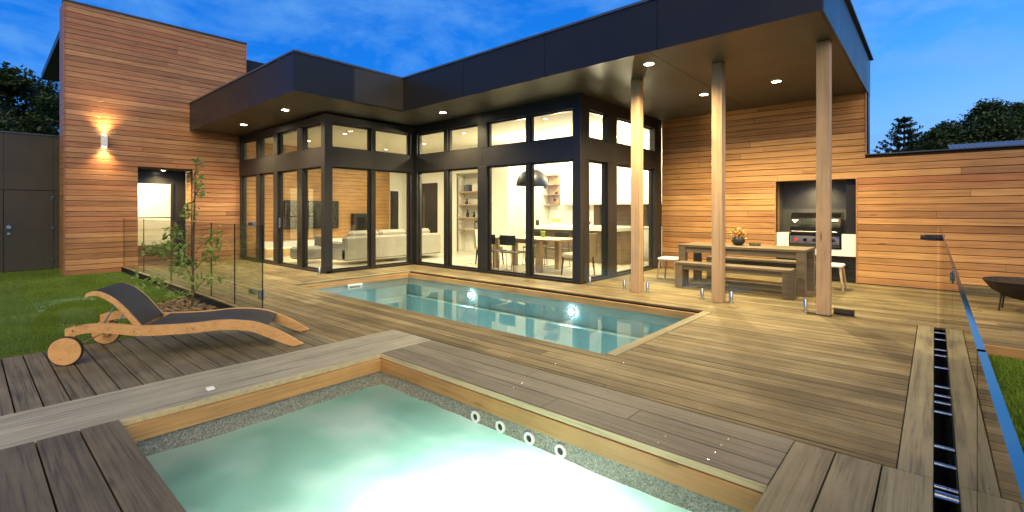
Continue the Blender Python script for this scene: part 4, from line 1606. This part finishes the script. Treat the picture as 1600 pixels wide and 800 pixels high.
stool(-3.98, 9.35, 'white topped stool with splayed legs at the dining room end of the table')
stool(-1.38, 10.15, 'white topped stool beside the grill end of the table')
pot = empty('flower_bowl', (-2.72, 9.42, 0.751), 'round dark bowl of orange flowers on the outdoor table', 'flower bowl')
MB().lathe([(0.0005, 0), (0.05, 0), (0.085, .02), (0.115, .07), (0.118, .11), (0.095, .15), (0.088, .15), (0.10, .11), (0.0005, .10)], -2.72, 9.42, 24, z0=0.751).build('bowl', 'clay', pot, smooth=True)
fl = MB()
for i in range(110):
    a, r_ = random.uniform(0, 6.28), random.uniform(0, .14)
    c = Vector((-2.72 + r_ * math.cos(a), 9.42 + r_ * math.sin(a), 0.88 + random.uniform(.02, .22) - r_ * .4))
    u = Vector((random.gauss(0, 1), random.gauss(0, 1), random.gauss(0, 1))).normalized() * random.uniform(.015, .03)
    v = u.orthogonal().normalized() * u.length * .7
    fl.add([c - u, c + v, c + u, c - v], [(0, 1, 2, 3)])
fl.build('flowers', 'orange_leaf', pot)
fg = MB()
leafcloud(fg, (-2.74, 9.42, .97), (.13, .13, .10), 60, .028)
fg.build('leaves', 'sap_leaf', pot)
st = MB()
for i in range(14):
    a, r_ = random.uniform(0, 6.28), random.uniform(.02, .1)
    st.tube([(-2.72, 9.42, .87), (-2.72 + r_ * math.cos(a), 9.42 + r_ * math.sin(a), .87 + random.uniform(.08, .2))], .003, 4)
st.build('stems', 'sap_leaf', pot)
dsh = MB().lathe([(0.0005, 0), (.09, 0), (.10, .05), (.092, .05), (.085, .01), (0.0005, .01)], -2.45, 9.47, 20, z0=0.751).build('small_dish', 'table_wood', smooth=True, center=True)
tag(dsh, 'low brown dish beside the flower bowl on the outdoor table', 'dish')
rg = MB()
for i in range(44):
    x = -3.25 + i * .036
    rg.box(x, x + .02, 8.72, 9.95, 0.0035, 0.009)
rgo = rg.build('outdoor_mat', 'rug')
tag(rgo, 'slatted brown mat under the outdoor table', 'mat')

# grill with hood, in the niche, on a white floating counter
ct = empty('grill_counter', (-1.81, 11.5, 0), 'white counter carrying the grill in the charcoal niche, dark cupboard below', 'counter')
for x0_, x1_ in ((NX0 + .002, -2.27), (-1.36, NX1 - .002)):
    MB().cbox(x0_, x1_, YW + .03, YW + .66, 0.50, 0.93, .004).build('counter_block', 'white_gloss', ct)
MB().cbox(-2.27, -1.36, YW + .03, YW + .66, 0.50, 0.63, .004).build('counter_front', 'white_gloss', ct)
for x0_, x1_ in ((NX0 + .01, -1.82), (-1.81, NX1 - .01)):
    MB().cbox(x0_, x1_, YW + .06, YW + .08, 0.02, 0.49, .003).build('cupboard_door', 'gloss_black', ct)
bq = empty('grill', (-1.81, 11.5, 0.63), 'black hooded gas grill with chrome handle in the wall niche', 'grill')
GX0, GX1, GY = -2.265, -1.365, YW + .02
MB().cbox(GX0, GX1, GY, GY + .58, 0.632, 0.90, .008).build('firebox', 'gloss_black', bq)
MB().cbox(GX0 + .03, GX1 - .03, GY - .03, GY - .001, 0.72, 0.88, .006).build('control_panel', 'chrome', bq)
hd = MB()
pr = [(GX0 + .02, GY + .01, 0.90), (GX0 + .02, GY + .01, 1.06), (GX0 + .02, GY + .08, 1.24), (GX0 + .02, GY + .16, 1.34), (GX0 + .02, GY + .50, 1.36), (GX0 + .02, GY + .56, 1.28), (GX0 + .02, GY + .56, 0.90)]
hd.prism(pr, (GX1 - GX0 - .04, 0, 0))
ho = hd.build('hood', 'gloss_black', bq, recalc=True)
n_ = Vector((0, -0.93, 0.36))
wp = [(-2.02, GY + .026, 1.10), (-1.60, GY + .026, 1.10), (-1.60, GY + .068, 1.21), (-2.02, GY + .068, 1.21)]
MB().prism([tuple(Vector(p) + n_ * .002) for p in wp], tuple(n_ * .006)).build('hood_window', 'bbq_glass', ho, recalc=True)
hb = MB()
hb.tube([(GX0 + .06, GY - .045, 0.965), (GX1 - .06, GY - .045, 0.965)], 0.014, 12)
for x in (GX0 + .09, GX1 - .09):
    hb.tube([(x, GY - .045, 0.965), (x, GY + .015, 0.965)], 0.009, 8)
hb.build('hood_handle', 'chrome', ho, smooth=True)
# emblem: white beast head on a small shield
em = MB()
for cx_ in (-2.16,):
    q = [(0, -.035), (.02, -.03), (.03, 0), (.06, .02), (.045, .035), (.015, .028), (-.015, .028), (-.045, .035), (-.06, .02), (-.03, 0), (-.02, -.03)]
    em.prism([tuple(Vector((cx_ + a, GY + .045, 1.17)) + Vector((0, .36 * b_, .93 * b_)) + n_ * .006) for a, b_ in q], tuple(n_ * .004))
em.build('emblem', 'white_plastic', ho, recalc=True)
MB().prism([tuple(Vector((-1.48 + a, GY + .045, 1.19)) + Vector((0, .36 * b_, .93 * b_)) + n_ * .004) for a, b_ in ((-.06, -.02), (.06, -.02), (.06, .02), (-.06, .02))], tuple(n_ * .004)).build('badge', 'white_plastic', ho, recalc=True)
for i, x in enumerate((-2.13, -1.97, -1.81, -1.65, -1.49)):
    MB().disc((x, GY - .03, 0.80), (0, -1, 0), 0.032, 18, thick=0.03).build('knob', 'gloss_black' if i else 'red', bq)
MB().cbox(GX0 + .02, GX1 - .02, GY - .025, GY - .001, 0.66, 0.705, .004).build('drip_tray', 'steel_dark', bq)
po = MB().cbox(-1.29, -1.22, YW + .695, YW + .70, 1.10, 1.19, .002).build('power_point', 'white_plastic', center=True)
tag(po, 'white power point on the charcoal niche wall beside the grill', 'power point')

# fire bowl and low sleeper at the right
fbw = empty('fire_bowl', (0.98, 9.62, 0), 'wide rusted iron fire bowl on thin legs at the far right of the deck', 'fire bowl')
MB().lathe([(0.0005, .16), (.12, .165), (.26, .21), (.38, .29), (.46, .40), (.475, .425), (.46, .43), (.43, .39), (.35, .30), (.22, .225), (0.0005, .19)], 0.98, 9.62, 40).build('bowl', 'iron', fbw, smooth=True)
for a in (200, 260, 320, 20, 90, 140):
    ca, sa = math.cos(R(a)), math.sin(R(a))
    MB().tube([(0.98 + .30 * ca, 9.62 + .30 * sa, .235), (0.98 + .33 * ca, 9.62 + .33 * sa, 0.001)], .011, 6).build('leg', 'iron', fbw)
hh_ = MB()
hh_.tube([(0.98 + .46 * math.cos(t), 9.62 - .46 * abs(math.sin(t)) * 0 - .46 * math.sqrt(max(0, 1 - math.cos(t) ** 2)), .42) for t in np.linspace(1.2, 1.9, 6)], .012, 6)
hh_.build('rim_handle', 'iron', fbw)
sl_ = MB().cbox(0.35, 3.2, 10.9, 11.12, 0.002, 0.14, .006).build('timber_sleeper', 'dark_x', center=True)
tag(sl_, 'low dark timber sleeper along the foot of the cedar wall behind the fire bowl', 'sleeper')

# entrance bowl
bw = MB().lathe([(0.0005, 0), (.12, 0), (.2, .02), (.33, .10), (.345, .12), (.325, .115), (.2, .04), (0.0005, .03)], -14.55, 3.72, 30, z0=0.002).build('shallow_bowl', 'iron', smooth=True, center=True)
tag(bw, 'wide shallow dark bowl on the deck outside the tower window', 'bowl')

# ================================================================== LAMPS
def downlight(x, y, z, label, energy=70, size=0.07, group='round downlights in the soffit', ang=150, lens='lamp_disc', light=True):
    e = empty('ceiling_light', (x, y, z), label, 'ceiling light', group)
    r_ = MB()
    r_.disc((x, y, z - .008), (0, 0, 1), size + .014, 24, rin=size, thick=.009)
    r_.build('trim_ring', 'white_plastic', e)
    MB().disc((x, y, z - .005), (0, 0, 1), size - .001, 20, thick=.006).build('lens', lens, e)
    if light:
        if lens.endswith('_in') and y > 10:
            lamp('downlight', 'POINT', (x, y, z - .45), energy * LK * .32, WARM_IN, e, shadow_soft_size=0.08)
        elif lens.endswith('_in'):
            lamp('downlight', 'SPOT', (x, y, z - .03), energy * LK * .85, WARM_IN, e, spot_size=R(165), spot_blend=1.0, shadow_soft_size=0.05)
        else:
            lamp('downlight', 'SPOT', (x, y, z - .03), energy * LK, WARM, e, spot_size=R(ang), spot_blend=1.0, shadow_soft_size=0.05)


def sof(x, y):
    return roof_z(x, y, ZB) + .001


SOF = [(-13.02, 4.65, 'soffit downlight nearest the timber tower', 75), (-10.57, 4.61, 'soffit downlight beside the corner of the living room', 75), (-8.23, 7.05, 'soffit downlight above the middle of the dining room glass', 90),
       (-3.28, 6.91, 'soffit downlight at the front edge, above the left timber post', 130), (-3.31, 9.33, 'soffit downlight between the left and middle timber posts', 130), (-2.055, 9.26, 'soffit downlight between the middle and right timber posts', 130)]
for x, y, lab, en in SOF:
    downlight(x, y, sof(x, y), lab, en)
downlight(-15.30, 3.49, 2.448, 'small downlight in the head of the tower window recess', 28, 0.05)
downlight(-1.81, YW + .42, NZ1 + .016, 'downlight hidden in the top of the grill niche', 9, 0.04)
# up/down sconce on the tower
scn = empty('wall_light', (XW + .06, 2.242, 3.04), 'slim white up and down wall light on the timber tower', 'wall light')
MB().cbox(XW + .004, XW + .115, 2.185, 2.30, 2.915, 3.185, .004).build('body', 'white_plastic', scn)
for z, nz in ((3.186, 1), (2.914, -1)):
    MB().disc((XW + .06, 2.242, z), (0, 0, nz), 0.04, 16, thick=.003).build('lens', 'lamp_disc', scn)
lamp('up_glow', 'SPOT', (XW + .10, 2.242, 3.20), 130, (1, .62, .26), scn, spot_size=R(110), spot_blend=1.0, shadow_soft_size=.05, rot=(R(180), 0, 0))
lamp('down_glow', 'SPOT', (XW + .10, 2.242, 2.90), 110, (1, .62, .26), scn, spot_size=R(110), spot_blend=1.0, shadow_soft_size=.05)
# interior downlights
INT = [(-13.6, 6.6), (-11.6, 6.6), (-13.6, 9.2), (-11.6, 9.2), (-9.2, 8.6), (-6.4, 8.4), (-8.6, 10.3), (-6.2, 10.4), (-8.6, 12.0), (-6.4, 12.0)]
ILAB = ['living room ceiling downlight above the television end', 'living room ceiling downlight above the front of the sofa', 'living room ceiling downlight near the fireplace', 'living room ceiling downlight behind the sofa',
        'ceiling downlight inside the middle of the dining glass', 'ceiling downlight inside the dining corner', 'ceiling downlight between dining table and island', 'ceiling downlight inside the side glass near the island', 'kitchen ceiling downlight above the left benchtop', 'kitchen ceiling downlight above the right benchtop']
for (x, y), lab in zip(INT, ILAB):
    en = 52 if x < -10 else (78 if y < 11 else 95)
    downlight(x, y, CEIL - .001, lab, en, 0.045, 'round downlights in the rooms', 165, 'lamp_disc_in')
lamp('room_lamp', 'POINT', (XW - 1.3, 3.3, 2.3), 190, (1, .86, .6), HOUSE, shadow_soft_size=.1)

# ================================================================== FURNITURE INSIDE
sf = empty('sofa', (-11.5, 7.8, 0), 'long pale grey sofa seen from behind through the living room glass', 'sofa')
MB().cbox(-11.95, -11.05, 6.3, 9.4, 0.12, 0.42, .03).build('base', 'sofa', sf)
MB().cbox(-11.25, -11.03, 6.3, 9.4, 0.12, 0.72, .04).build('back', 'sofa', sf)
for y in (6.32, 9.18):
    MB().cbox(-11.95, -11.05, y, y + .2, .12, .58, .04).build('arm', 'sofa', sf)
for i in range(3):
    y = 6.55 + i * .88
    MB().cbox(-11.9, -11.3, y, y + .86, .42, .56, .05).build('seat_cushion', 'sofa', sf)
    MB().cbox(-11.45, -11.22, y, y + .86, .56, .86, .07).build('back_cushion', 'sofa', sf)
ch = empty('armchair', (-12.6, 6.1, 0), 'low pale armchair inside the sliding doors of the living room', 'armchair')
MB().cbox(-12.95, -12.2, 5.75, 6.5, .1, .42, .05).build('seat', 'sofa', ch)
MB().cbox(-12.95, -12.2, 6.42, 6.6, .1, .72, .05).build('backrest', 'sofa', ch)
tv = empty('television', (XW + .04, 7.4, .8), 'large flat television on the timber lined living room wall', 'television')
MB().cbox(XW + .0, XW + .06, 6.5, 8.3, .80, 1.70, .01).build('case', 'gloss_black', tv)
MB().box(XW + .061, XW + .064, 6.53, 8.27, .83, 1.67).build('screen', 'screen', tv)
cs = empty('low_cabinet', (XW + .25, 7.0, 0), 'low white cabinet with warm strip lighting under the television', 'cabinet')
MB().cbox(XW + .005, XW + .45, 5.7, 8.6, .28, .46, .004).build('carcass', 'white_gloss', cs)
MB().box(XW + .05, XW + .40, 5.9, 8.4, .262, .278).build('light_strip', 'strip', cs)
MB().cbox(XW + .005, XW + .25, 5.8, 8.5, 0.001, .26, .004).build('plinth', 'oak', cs)
fp = empty('fireplace', (XW + .1, 9.2, .63), 'black box fireplace on the timber wall behind the sofa', 'fireplace')
MB().cbox(XW + .002, XW + .2, 8.78, 9.62, .60, 1.28, .006).build('surround', 'black_plain', fp)
MB().box(XW + .201, XW + .205, 8.9, 9.5, .72, 1.16).build('glass_front', 'gloss_black', fp)

# dining setting
dt = empty('dining_table', (-7.2, 8.95, 0), 'pale timber dining table inside the glass corner room', 'table')
MB().cbox(-8.3, -6.1, 8.45, 9.4, .71, .75, .004).build('top', 'oak', dt)
for x in (-8.1, -6.75):
    for y in (8.5, 9.22):
        MB().cbox(x, x + .12, y, y + .12, 0, .7095, .004).build('leg', 'oak', dt)
MB().cbox(-7.98, -6.75, 8.9, 8.98, .60, .70, .003).build('rail', 'oak', dt)


def wire_chair(x, y, rz, label):
    e = empty('dining_chair', (0, 0, 0), label, 'chair', 'black wire dining chairs')
    MB().cbox(-.22, .22, -.20, .22, .44, .47, .012).build('seat', 'black_plain', e)
    b_ = MB()
    n = 9
    vs, fs = [], []
    for i in range(n):
        a = -1 + 2 * i / (n - 1)
        for z, o_ in ((.62, 0), (.84, 0), (.84, .015), (.62, .015)):
            vs.append((a * .22, -.24 + .05 * a * a - o_ - (.84 - z) * -.0, z))
    for i in range(n - 1):
        for k_ in range(4):
            fs.append((i * 4 + k_, i * 4 + (k_ + 1) % 4, i * 4 + 4 + (k_ + 1) % 4, i * 4 + 4 + k_))
    fs += [(0, 1, 2, 3), tuple((n - 1) * 4 + q for q in (3, 2, 1, 0))]
    b_.add(vs, fs)
    b_.build('backrest', 'black_plain', e, recalc=True)
    for s_ in (-1, 1):
        MB().tube([(s_ * .2, -.235, .80), (s_ * .2, -.21, .46), (s_ * .21, -.26, 0.006), (s_ * .21, .22, 0.006), (s_ * .2, .19, .45)], .008, 6).build('leg', 'black_plain', e)
    e.location = (x, y, 0)
    e.rotation_euler = (0, 0, rz)
    return e


wire_chair(-7.75, 8.2, 0, 'left black wire chair on the window side of the dining table')
wire_chair(-7.15, 8.18, R(4), 'right black wire chair on the window side of the dining table')
wire_chair(-7.7, 9.65, R(180), 'black chair on the kitchen side of the dining table, left')
wire_chair(-7.0, 9.65, R(176), 'black chair on the kitchen side of the dining table, right')


def soft_chair(x, y, rz, label):
    e = empty('upholstered_chair', (0, 0, 0), label, 'chair', 'beige upholstered chairs')
    MB().cbox(-.26, .26, -.26, .26, .38, .48, .03).build('seat', 'beige', e)
    p = [(-.26, -.20, .40), (-.26, -.27, .90), (-.26, -.34, .90), (-.26, -.30, .40)]
    MB().prism(p, (.52, 0, 0)).build('backrest', 'beige', e, recalc=True)
    for sx in (-1, 1):
        for sy in (-1, 1):
            MB().tube([(sx * .22, sy * .23, .39), (sx * .235, sy * .27, 0.001)], [.024, .014], 8).build('leg', 'black_plain', e)
    e.location = (x, y, 0)
    e.rotation_euler = (0, 0, rz)


soft_chair(-5.78, 8.75, R(90), 'beige upholstered chair at the corner end of the dining table')
soft_chair(-8.62, 8.95, R(-90), 'beige upholstered chair at the sofa end of the dining table')
pd = empty('pendant_lamp', (-7.2, 8.95, 1.98), 'big black dome pendant over the dining table', 'pendant lamp')
pr = [(.39 * math.cos(a), .40 * math.sin(a)) for a in np.linspace(0, R(88), 12)]
pi_ = [(r_ * .97 + .0003, z * .97) for r_, z in pr[::-1]]
MB().lathe(pr + pi_, -7.2, 8.95, 36, z0=1.98).build('shade', 'black_plain', pd, smooth=True)
MB().tube([(-7.2, 8.95, 2.37), (-7.2, 8.95, CEIL)], .006, 6).build('cord', 'black_plain', pd)
MB().lathe([(0.0005, -.06), (.04, -.045), (.05, 0), (.03, .06), (.0005, .07)], -7.2, 8.95, 14, z0=2.16).build('bulb', 'lamp_disc_in', pd, smooth=True)
lamp('pendant_glow', 'SPOT', (-7.2, 8.95, 2.08), 200, (1, .84, .56), pd, spot_size=R(150), spot_blend=.5, shadow_soft_size=.06)
for i, (x, z) in enumerate(((-8.62, 2.07), (-8.20, 1.9), (-8.26, 1.70))):
    e = empty('glass_pendant', (x, 11.3, z), ['small glass bead pendant over the island, leftmost of three', 'small glass bead pendant over the island, middle of three', 'lowest small glass bead pendant over the island'][i], 'pendant lamp', 'bead pendants over the island')
    MB().tube([(x, 11.3, z), (x, 11.3, CEIL)], .004, 5).build('cord', 'black_plain', e)
    MB().lathe([(0.0005, -.05), (.04, -.03), (.05, 0), (.04, .03), (.0005, .05)], x, 11.3, 14, z0=z).build('bead', 'steel_dark', e, smooth=True)
# things on island and shelves
fb_ = empty('fruit_bowl', (-8.13, 11.2, .951), 'dark purple bowl of green fruit on the kitchen island', 'fruit bowl')
MB().lathe([(0.0005, 0), (.10, 0), (.17, .07), (.19, .13), (.18, .13), (.0005, .05)], -7.2, 11.2, 20, z0=.951).build('bowl', 'purple', fb_, smooth=True)
for i in range(6):
    a = i * 1.05
    MB().lathe([(0.0005, -.045), (.03, -.035), (.045, 0), (.03, .04), (.0005, .05)], -8.13 + .09 * math.cos(a), 11.2 + .09 * math.sin(a), 10, z0=1.10).build('fruit', 'lime', fb_, smooth=True)
jar = MB().lathe([(0.0005, 0), (.05, 0), (.055, .12), (.04, .16), (.0005, .16)], -8.78, 11.15, 16, z0=.951).build('jar', 'clay', smooth=True, center=True)
tag(jar, 'small dark jar standing on the kitchen island left of the fruit bowl', 'jar')
for i, (x, lab) in enumerate(((-5.1, 'chrome tap over the kitchen benchtop near the cedar wall'),)):
    tp = MB().tube([(x, 12.8, .941), (x, 12.8, 1.25), (x, 12.76, 1.31), (x, 12.68, 1.32), (x, 12.62, 1.27)], .014, 8).build('tap', 'chrome', smooth=True, center=True)
    tag(tp, lab, 'tap')
cup = MB().lathe([(0.0005, 0), (.05, 0), (.06, .14), (.05, .15), (.0005, .15)], -7.0, 9.1, 14, z0=.751).build('vase', 'sap_leaf', smooth=True, center=True)
tag(cup, 'small green vase on the dining table', 'vase')
BK = [(-11.85, 2.016, 'dark books at the left end of the top wall shelf', 5), (-11.45, 2.016, 'pale books in the middle of the top wall shelf', 6)]
for bx, bz, lab, n in BK:
    for i in range(n):
        hh2 = random.uniform(.20, .28)
        o = MB().cbox(bx + i * .045, bx + i * .045 + .04, 11.06, 11.24, bz, bz + hh2, .002).build('book', 'paper' if 'dark' in lab else 'white_gloss', center=True)
        tag(o, lab if True else lab, 'book', lab)
for x, z, lab in ((-11.05, 1.596, 'dark framed photo leaning on the second wall shelf'), (-11.3, .756, 'framed photo on the lowest wall shelf')):
    e = empty('photo_frame', (x, 11.15, z), lab, 'photo frame')
    f_ = MB()
    f_.box(x - .14, x + .14, 11.16, 11.18, z, z + .03); f_.box(x - .14, x + .14, 11.16, 11.18, z + .25, z + .28)
    f_.box(x - .14, x - .11, 11.16, 11.18, z + .03, z + .25); f_.box(x + .11, x + .14, 11.16, 11.18, z + .03, z + .25)
    f_.build('frame', 'black_plain', e)
    MB().box(x - .11, x + .11, 11.17, 11.175, z + .03, z + .25).build('picture', 'photo', e)
for x, z, h_, lab in ((-11.75, 1.166, .24, 'tall dark vase at the left of the third wall shelf'), (-11.45, 1.166, .17, 'dark figurine vase on the third wall shelf'), (-11.8, 1.596, .18, 'brown vase at the left of the second wall shelf'), (-11.0, 1.166, .12, 'round dark pot at the right of the third wall shelf')):
    o = MB().lathe([(0.0005, 0), (.04, 0), (.06, h_ * .35), (.025, h_ * .75), (.035, h_), (.0005, h_)], x, 11.15, 14, z0=z).build('vase', 'clay', smooth=True, center=True)
    tag(o, lab, 'vase')
o = MB().cbox(-10.98, -10.9, 11.1, 11.2, .756, .88, .01).build('red_box', 'red', center=True)
tag(o, 'small red box on the lowest wall shelf', 'box')

# ================================================================== PLANTS
# mulch bed
mb = MB()
for i in range(3600):
    a, r_ = random.uniform(0, 6.283), math.sqrt(random.random())
    x, y = -8.25 + 1.35 * r_ * math.cos(a), 2.45 + .62 * r_ * math.sin(a)
    if y > 2.56:
        continue
    z = -.118 + random.uniform(0, .035)
    L, W = random.uniform(.02, .055), random.uniform(.008, .018)
    t = random.uniform(0, 3.14)
    u = Vector((math.cos(t), math.sin(t), random.uniform(-.35, .35))) * L
    v = Vector((-math.sin(t), math.cos(t), random.uniform(-.35, .35))) * W
    c = Vector((x, y, z))
    mb.add([c - u - v, c + u - v, c + u + v, c - u + v], [(0, 1, 2, 3)])
tag(mb.build('bark_mulch', 'mulch'), 'chipped bark mulch around the young tree', 'mulch', kind='stuff')


sn_, cn_ = math.sin(R(41.25)), math.cos(R(41.25))


def polar(d, r_, z):
    return Vector((-sn_ * d + cn_ * r_, cn_ * d + sn_ * r_, z))


sap = empty('young_tree', (-8.60, 2.34, -.12), 'slender young tree with sparse green leaves in the mulch bed', 'tree')
tk = MB()
base = Vector((-8.60, 2.34, -.12))
T = [base, base + Vector((.01, 0, .5)), base + Vector((-.02, .02, 1.1)), base + Vector((.03, .02, 1.7)), base + Vector((.06, .03, 2.3))]
tk.tube(T, [.022, .018, .014, .010, .004], 7)
lf = MB()
for rr_, z, rad, n in [(-5.42, .78, (.22, .22, .16), 60), (-5.25, 1.05, (.16, .16, .16), 34), (-5.05, .55, (.22, .22, .20), 60), (-4.72, .95, (.17, .17, .22), 50), (-4.58, .70, (.12, .12, .18), 26), (-4.92, 1.35, (.13, .13, .2), 34), (-4.85, 1.75, (.10, .10, .18), 26),
                      (-5.45, .28, (.24, .24, .10), 34), (-4.75, .32, (.28, .28, .12), 48), (-5.05, .12, (.2, .2, .06), 22), (-4.88, 2.1, (.07, .07, .16), 16), (-5.72, .30, (.12, .12, .25), 22), (-5.15, .82, (.2, .2, .12), 36)]:
    c = polar(7.44 + random.uniform(-.15, .15), rr_, z)
    t0 = base + Vector((0, 0, max(.15, z - .25 + .12)))
    tk.tube([t0, (t0 + c) / 2 + Vector((0, 0, .04)), c], [.008, .006, .003], 5)
    leafcloud(lf, c, rad, int(n * 1.35), .055, .6, .25)
tk.build('trunk', 'trunk', sap)
lf.build('crown', 'sap_leaf', sap)


def tree(name, loc, h_, crad, label, seed, n=2600, leaf=.28, trunk=.22, low=.35, blobs=22, matn='crown', group=None):
    random.seed(seed)
    e = empty(name, loc, label, 'tree', group)
    b = Vector(loc)
    tk = MB()
    lf = MB()
    topz = h_
    lean = Vector((random.uniform(-.6, .6), random.uniform(-.6, .6), 0))
    tk.tube([b, b + lean * .4 + Vector((0, 0, h_ * .35)), b + lean + Vector((0, 0, h_ * .7)), b + lean * 1.3 + Vector((0, 0, h_ * .92))], [trunk, trunk * .75, trunk * .4, trunk * .12], 9)
    for i in range(blobs):
        a = random.uniform(0, 6.283)
        zz = random.uniform(low, .95)
        prof = math.sin(min(1, (zz - low + .08) / (1 - low) * 1.05) * math.pi) ** .6
        r_ = crad * prof * random.uniform(.35, 1.0)
        c = b + lean * zz + Vector((r_ * math.cos(a), r_ * math.sin(a), h_ * zz))
        t0 = b + lean * zz * .6 + Vector((0, 0, h_ * max(.2, zz * .72)))
        tk.tube([t0, (t0 + c) / 2 + Vector((0, 0, .25)), c], [trunk * .3, trunk * .18, trunk * .05], 5)
        s_ = crad * random.uniform(.22, .42)
        leafcloud(lf, c, (s_, s_, s_ * .62), n // blobs, leaf, .6)
    tk.build('trunk', 'trunk', e)
    lf.build('crown', matn, e)
    return e


def at(u, d, z=-.2):
    return polar(d, (u - 800) / 753.1 * d, z)


# left background
for u, d, h_, cr, lab, sd in [(10, 30, 10.9, 4.0, 'big dark tree rising behind the low dark wall, far left', 11), (62, 36, 11.6, 3.4, 'dark tree between the low dark wall and the timber tower', 12), (-70, 33, 11, 4.5, 'dark tree at the left edge beyond the wall', 13), (35, 44, 11.0, 4.5, 'distant dark tree seen between the two nearer trees', 14)]:
    tree('broadleaf_tree', tuple(at(u, d)), h_, cr, lab, sd, 13000, .17, .25, .22, 42)
# right background
for u, d, h_, cr, lab, sd in [(1497, 42, 9.8, 3.9, 'dark bushy tree to the right of the pine', 21), (1532, 46, 11.8, 4.6, 'tall dark tree behind the cedar wall, right of centre', 22), (1590, 44, 11.0, 5.0, 'wide dark tree at the right edge above the cedar wall', 23), (1660, 46, 10.4, 4.5, 'dark tree beyond the right edge of the cedar wall', 24), (1462, 40, 8.3, 3.0, 'low dark tree beside the pine', 25), (1580, 56, 14.2, 3.8, 'loose topped tree standing highest on the right', 26), (1550, 40, 9.6, 4.0, 'dense dark tree in front of the taller ones on the right', 27)]:
    tree('broadleaf_tree', tuple(at(u, d)), h_, cr, lab, sd, 15000, .18, .25, .2, 44)
# norfolk pine
random.seed(5)
NPL = at(1413, 38)
npn = empty('pine_tree', tuple(NPL), 'tiered pine with upswept branches above the cedar wall', 'tree')
tk, lf = MB(), MB()
HP = 8.9
tk.tube([NPL, NPL + Vector((0, 0, HP * .6)), NPL + Vector((0, 0, HP))], [.22, .13, .03], 8)
z = 3.0
while z < HP - .15:
    L = 4.4 * (1 - (z - 1.5) / (HP - 1.2)) ** .95 + .12
    nb = 6
    a0 = random.uniform(0, 6.28)
    for i in range(nb):
        a = a0 + i * 6.283 / nb + random.uniform(-.2, .2)
        d = Vector((math.cos(a), math.sin(a), 0))
        L2 = L * random.uniform(.75, 1.1)
        p0 = NPL + Vector((0, 0, z))
        pts = [p0 + d * L2 * t + Vector((0, 0, -.06 * L2 * math.sin(t * 3.1) + .30 * L2 * t * t)) for t in (0, .35, .7, 1)]
        tk.tube(pts, [.035, .025, .018, .008], 5)
        for t in np.linspace(.25, 1.0, max(4, int(L2 * 5))):
            c = p0 + d * L2 * t + Vector((0, 0, -.06 * L2 * math.sin(t * 3.1) + .30 * L2 * t * t))
            leafcloud(lf, c, (.20, .20, .14), 12, .14, .5, -.4)
    z += .66 * (1 - .35 * z / HP)
tk.build('trunk', 'trunk', npn)
lf.build('crown', 'needle', npn)
# neighbour's corrugated roof beyond the cedar wall
nr = empty('neighbour_shed', (6.5, 22, -.16), 'corrugated steel roof of the shed next door above the cedar wall', 'shed')
MB().box(0.8, 16, 20, 24.3, -.16, 3.17).build('wall', 'side_wall', nr)
rf = MB()
n = 500
vs, fs = [], []
for i in range(n + 1):
    x = 0.35 + 16 * i / n
    dz_ = .010 * math.sin(i * 1.57)
    vs += [(x, 19.6, 3.20 + dz_), (x, 24.5, 3.86 + dz_)]
for i in range(n):
    fs.append((2 * i, 2 * i + 2, 2 * i + 3, 2 * i + 1))
rf.add(vs, fs)
rf.build('roof', 'roof_tin', nr)
print('objects', len(bpy.data.objects))
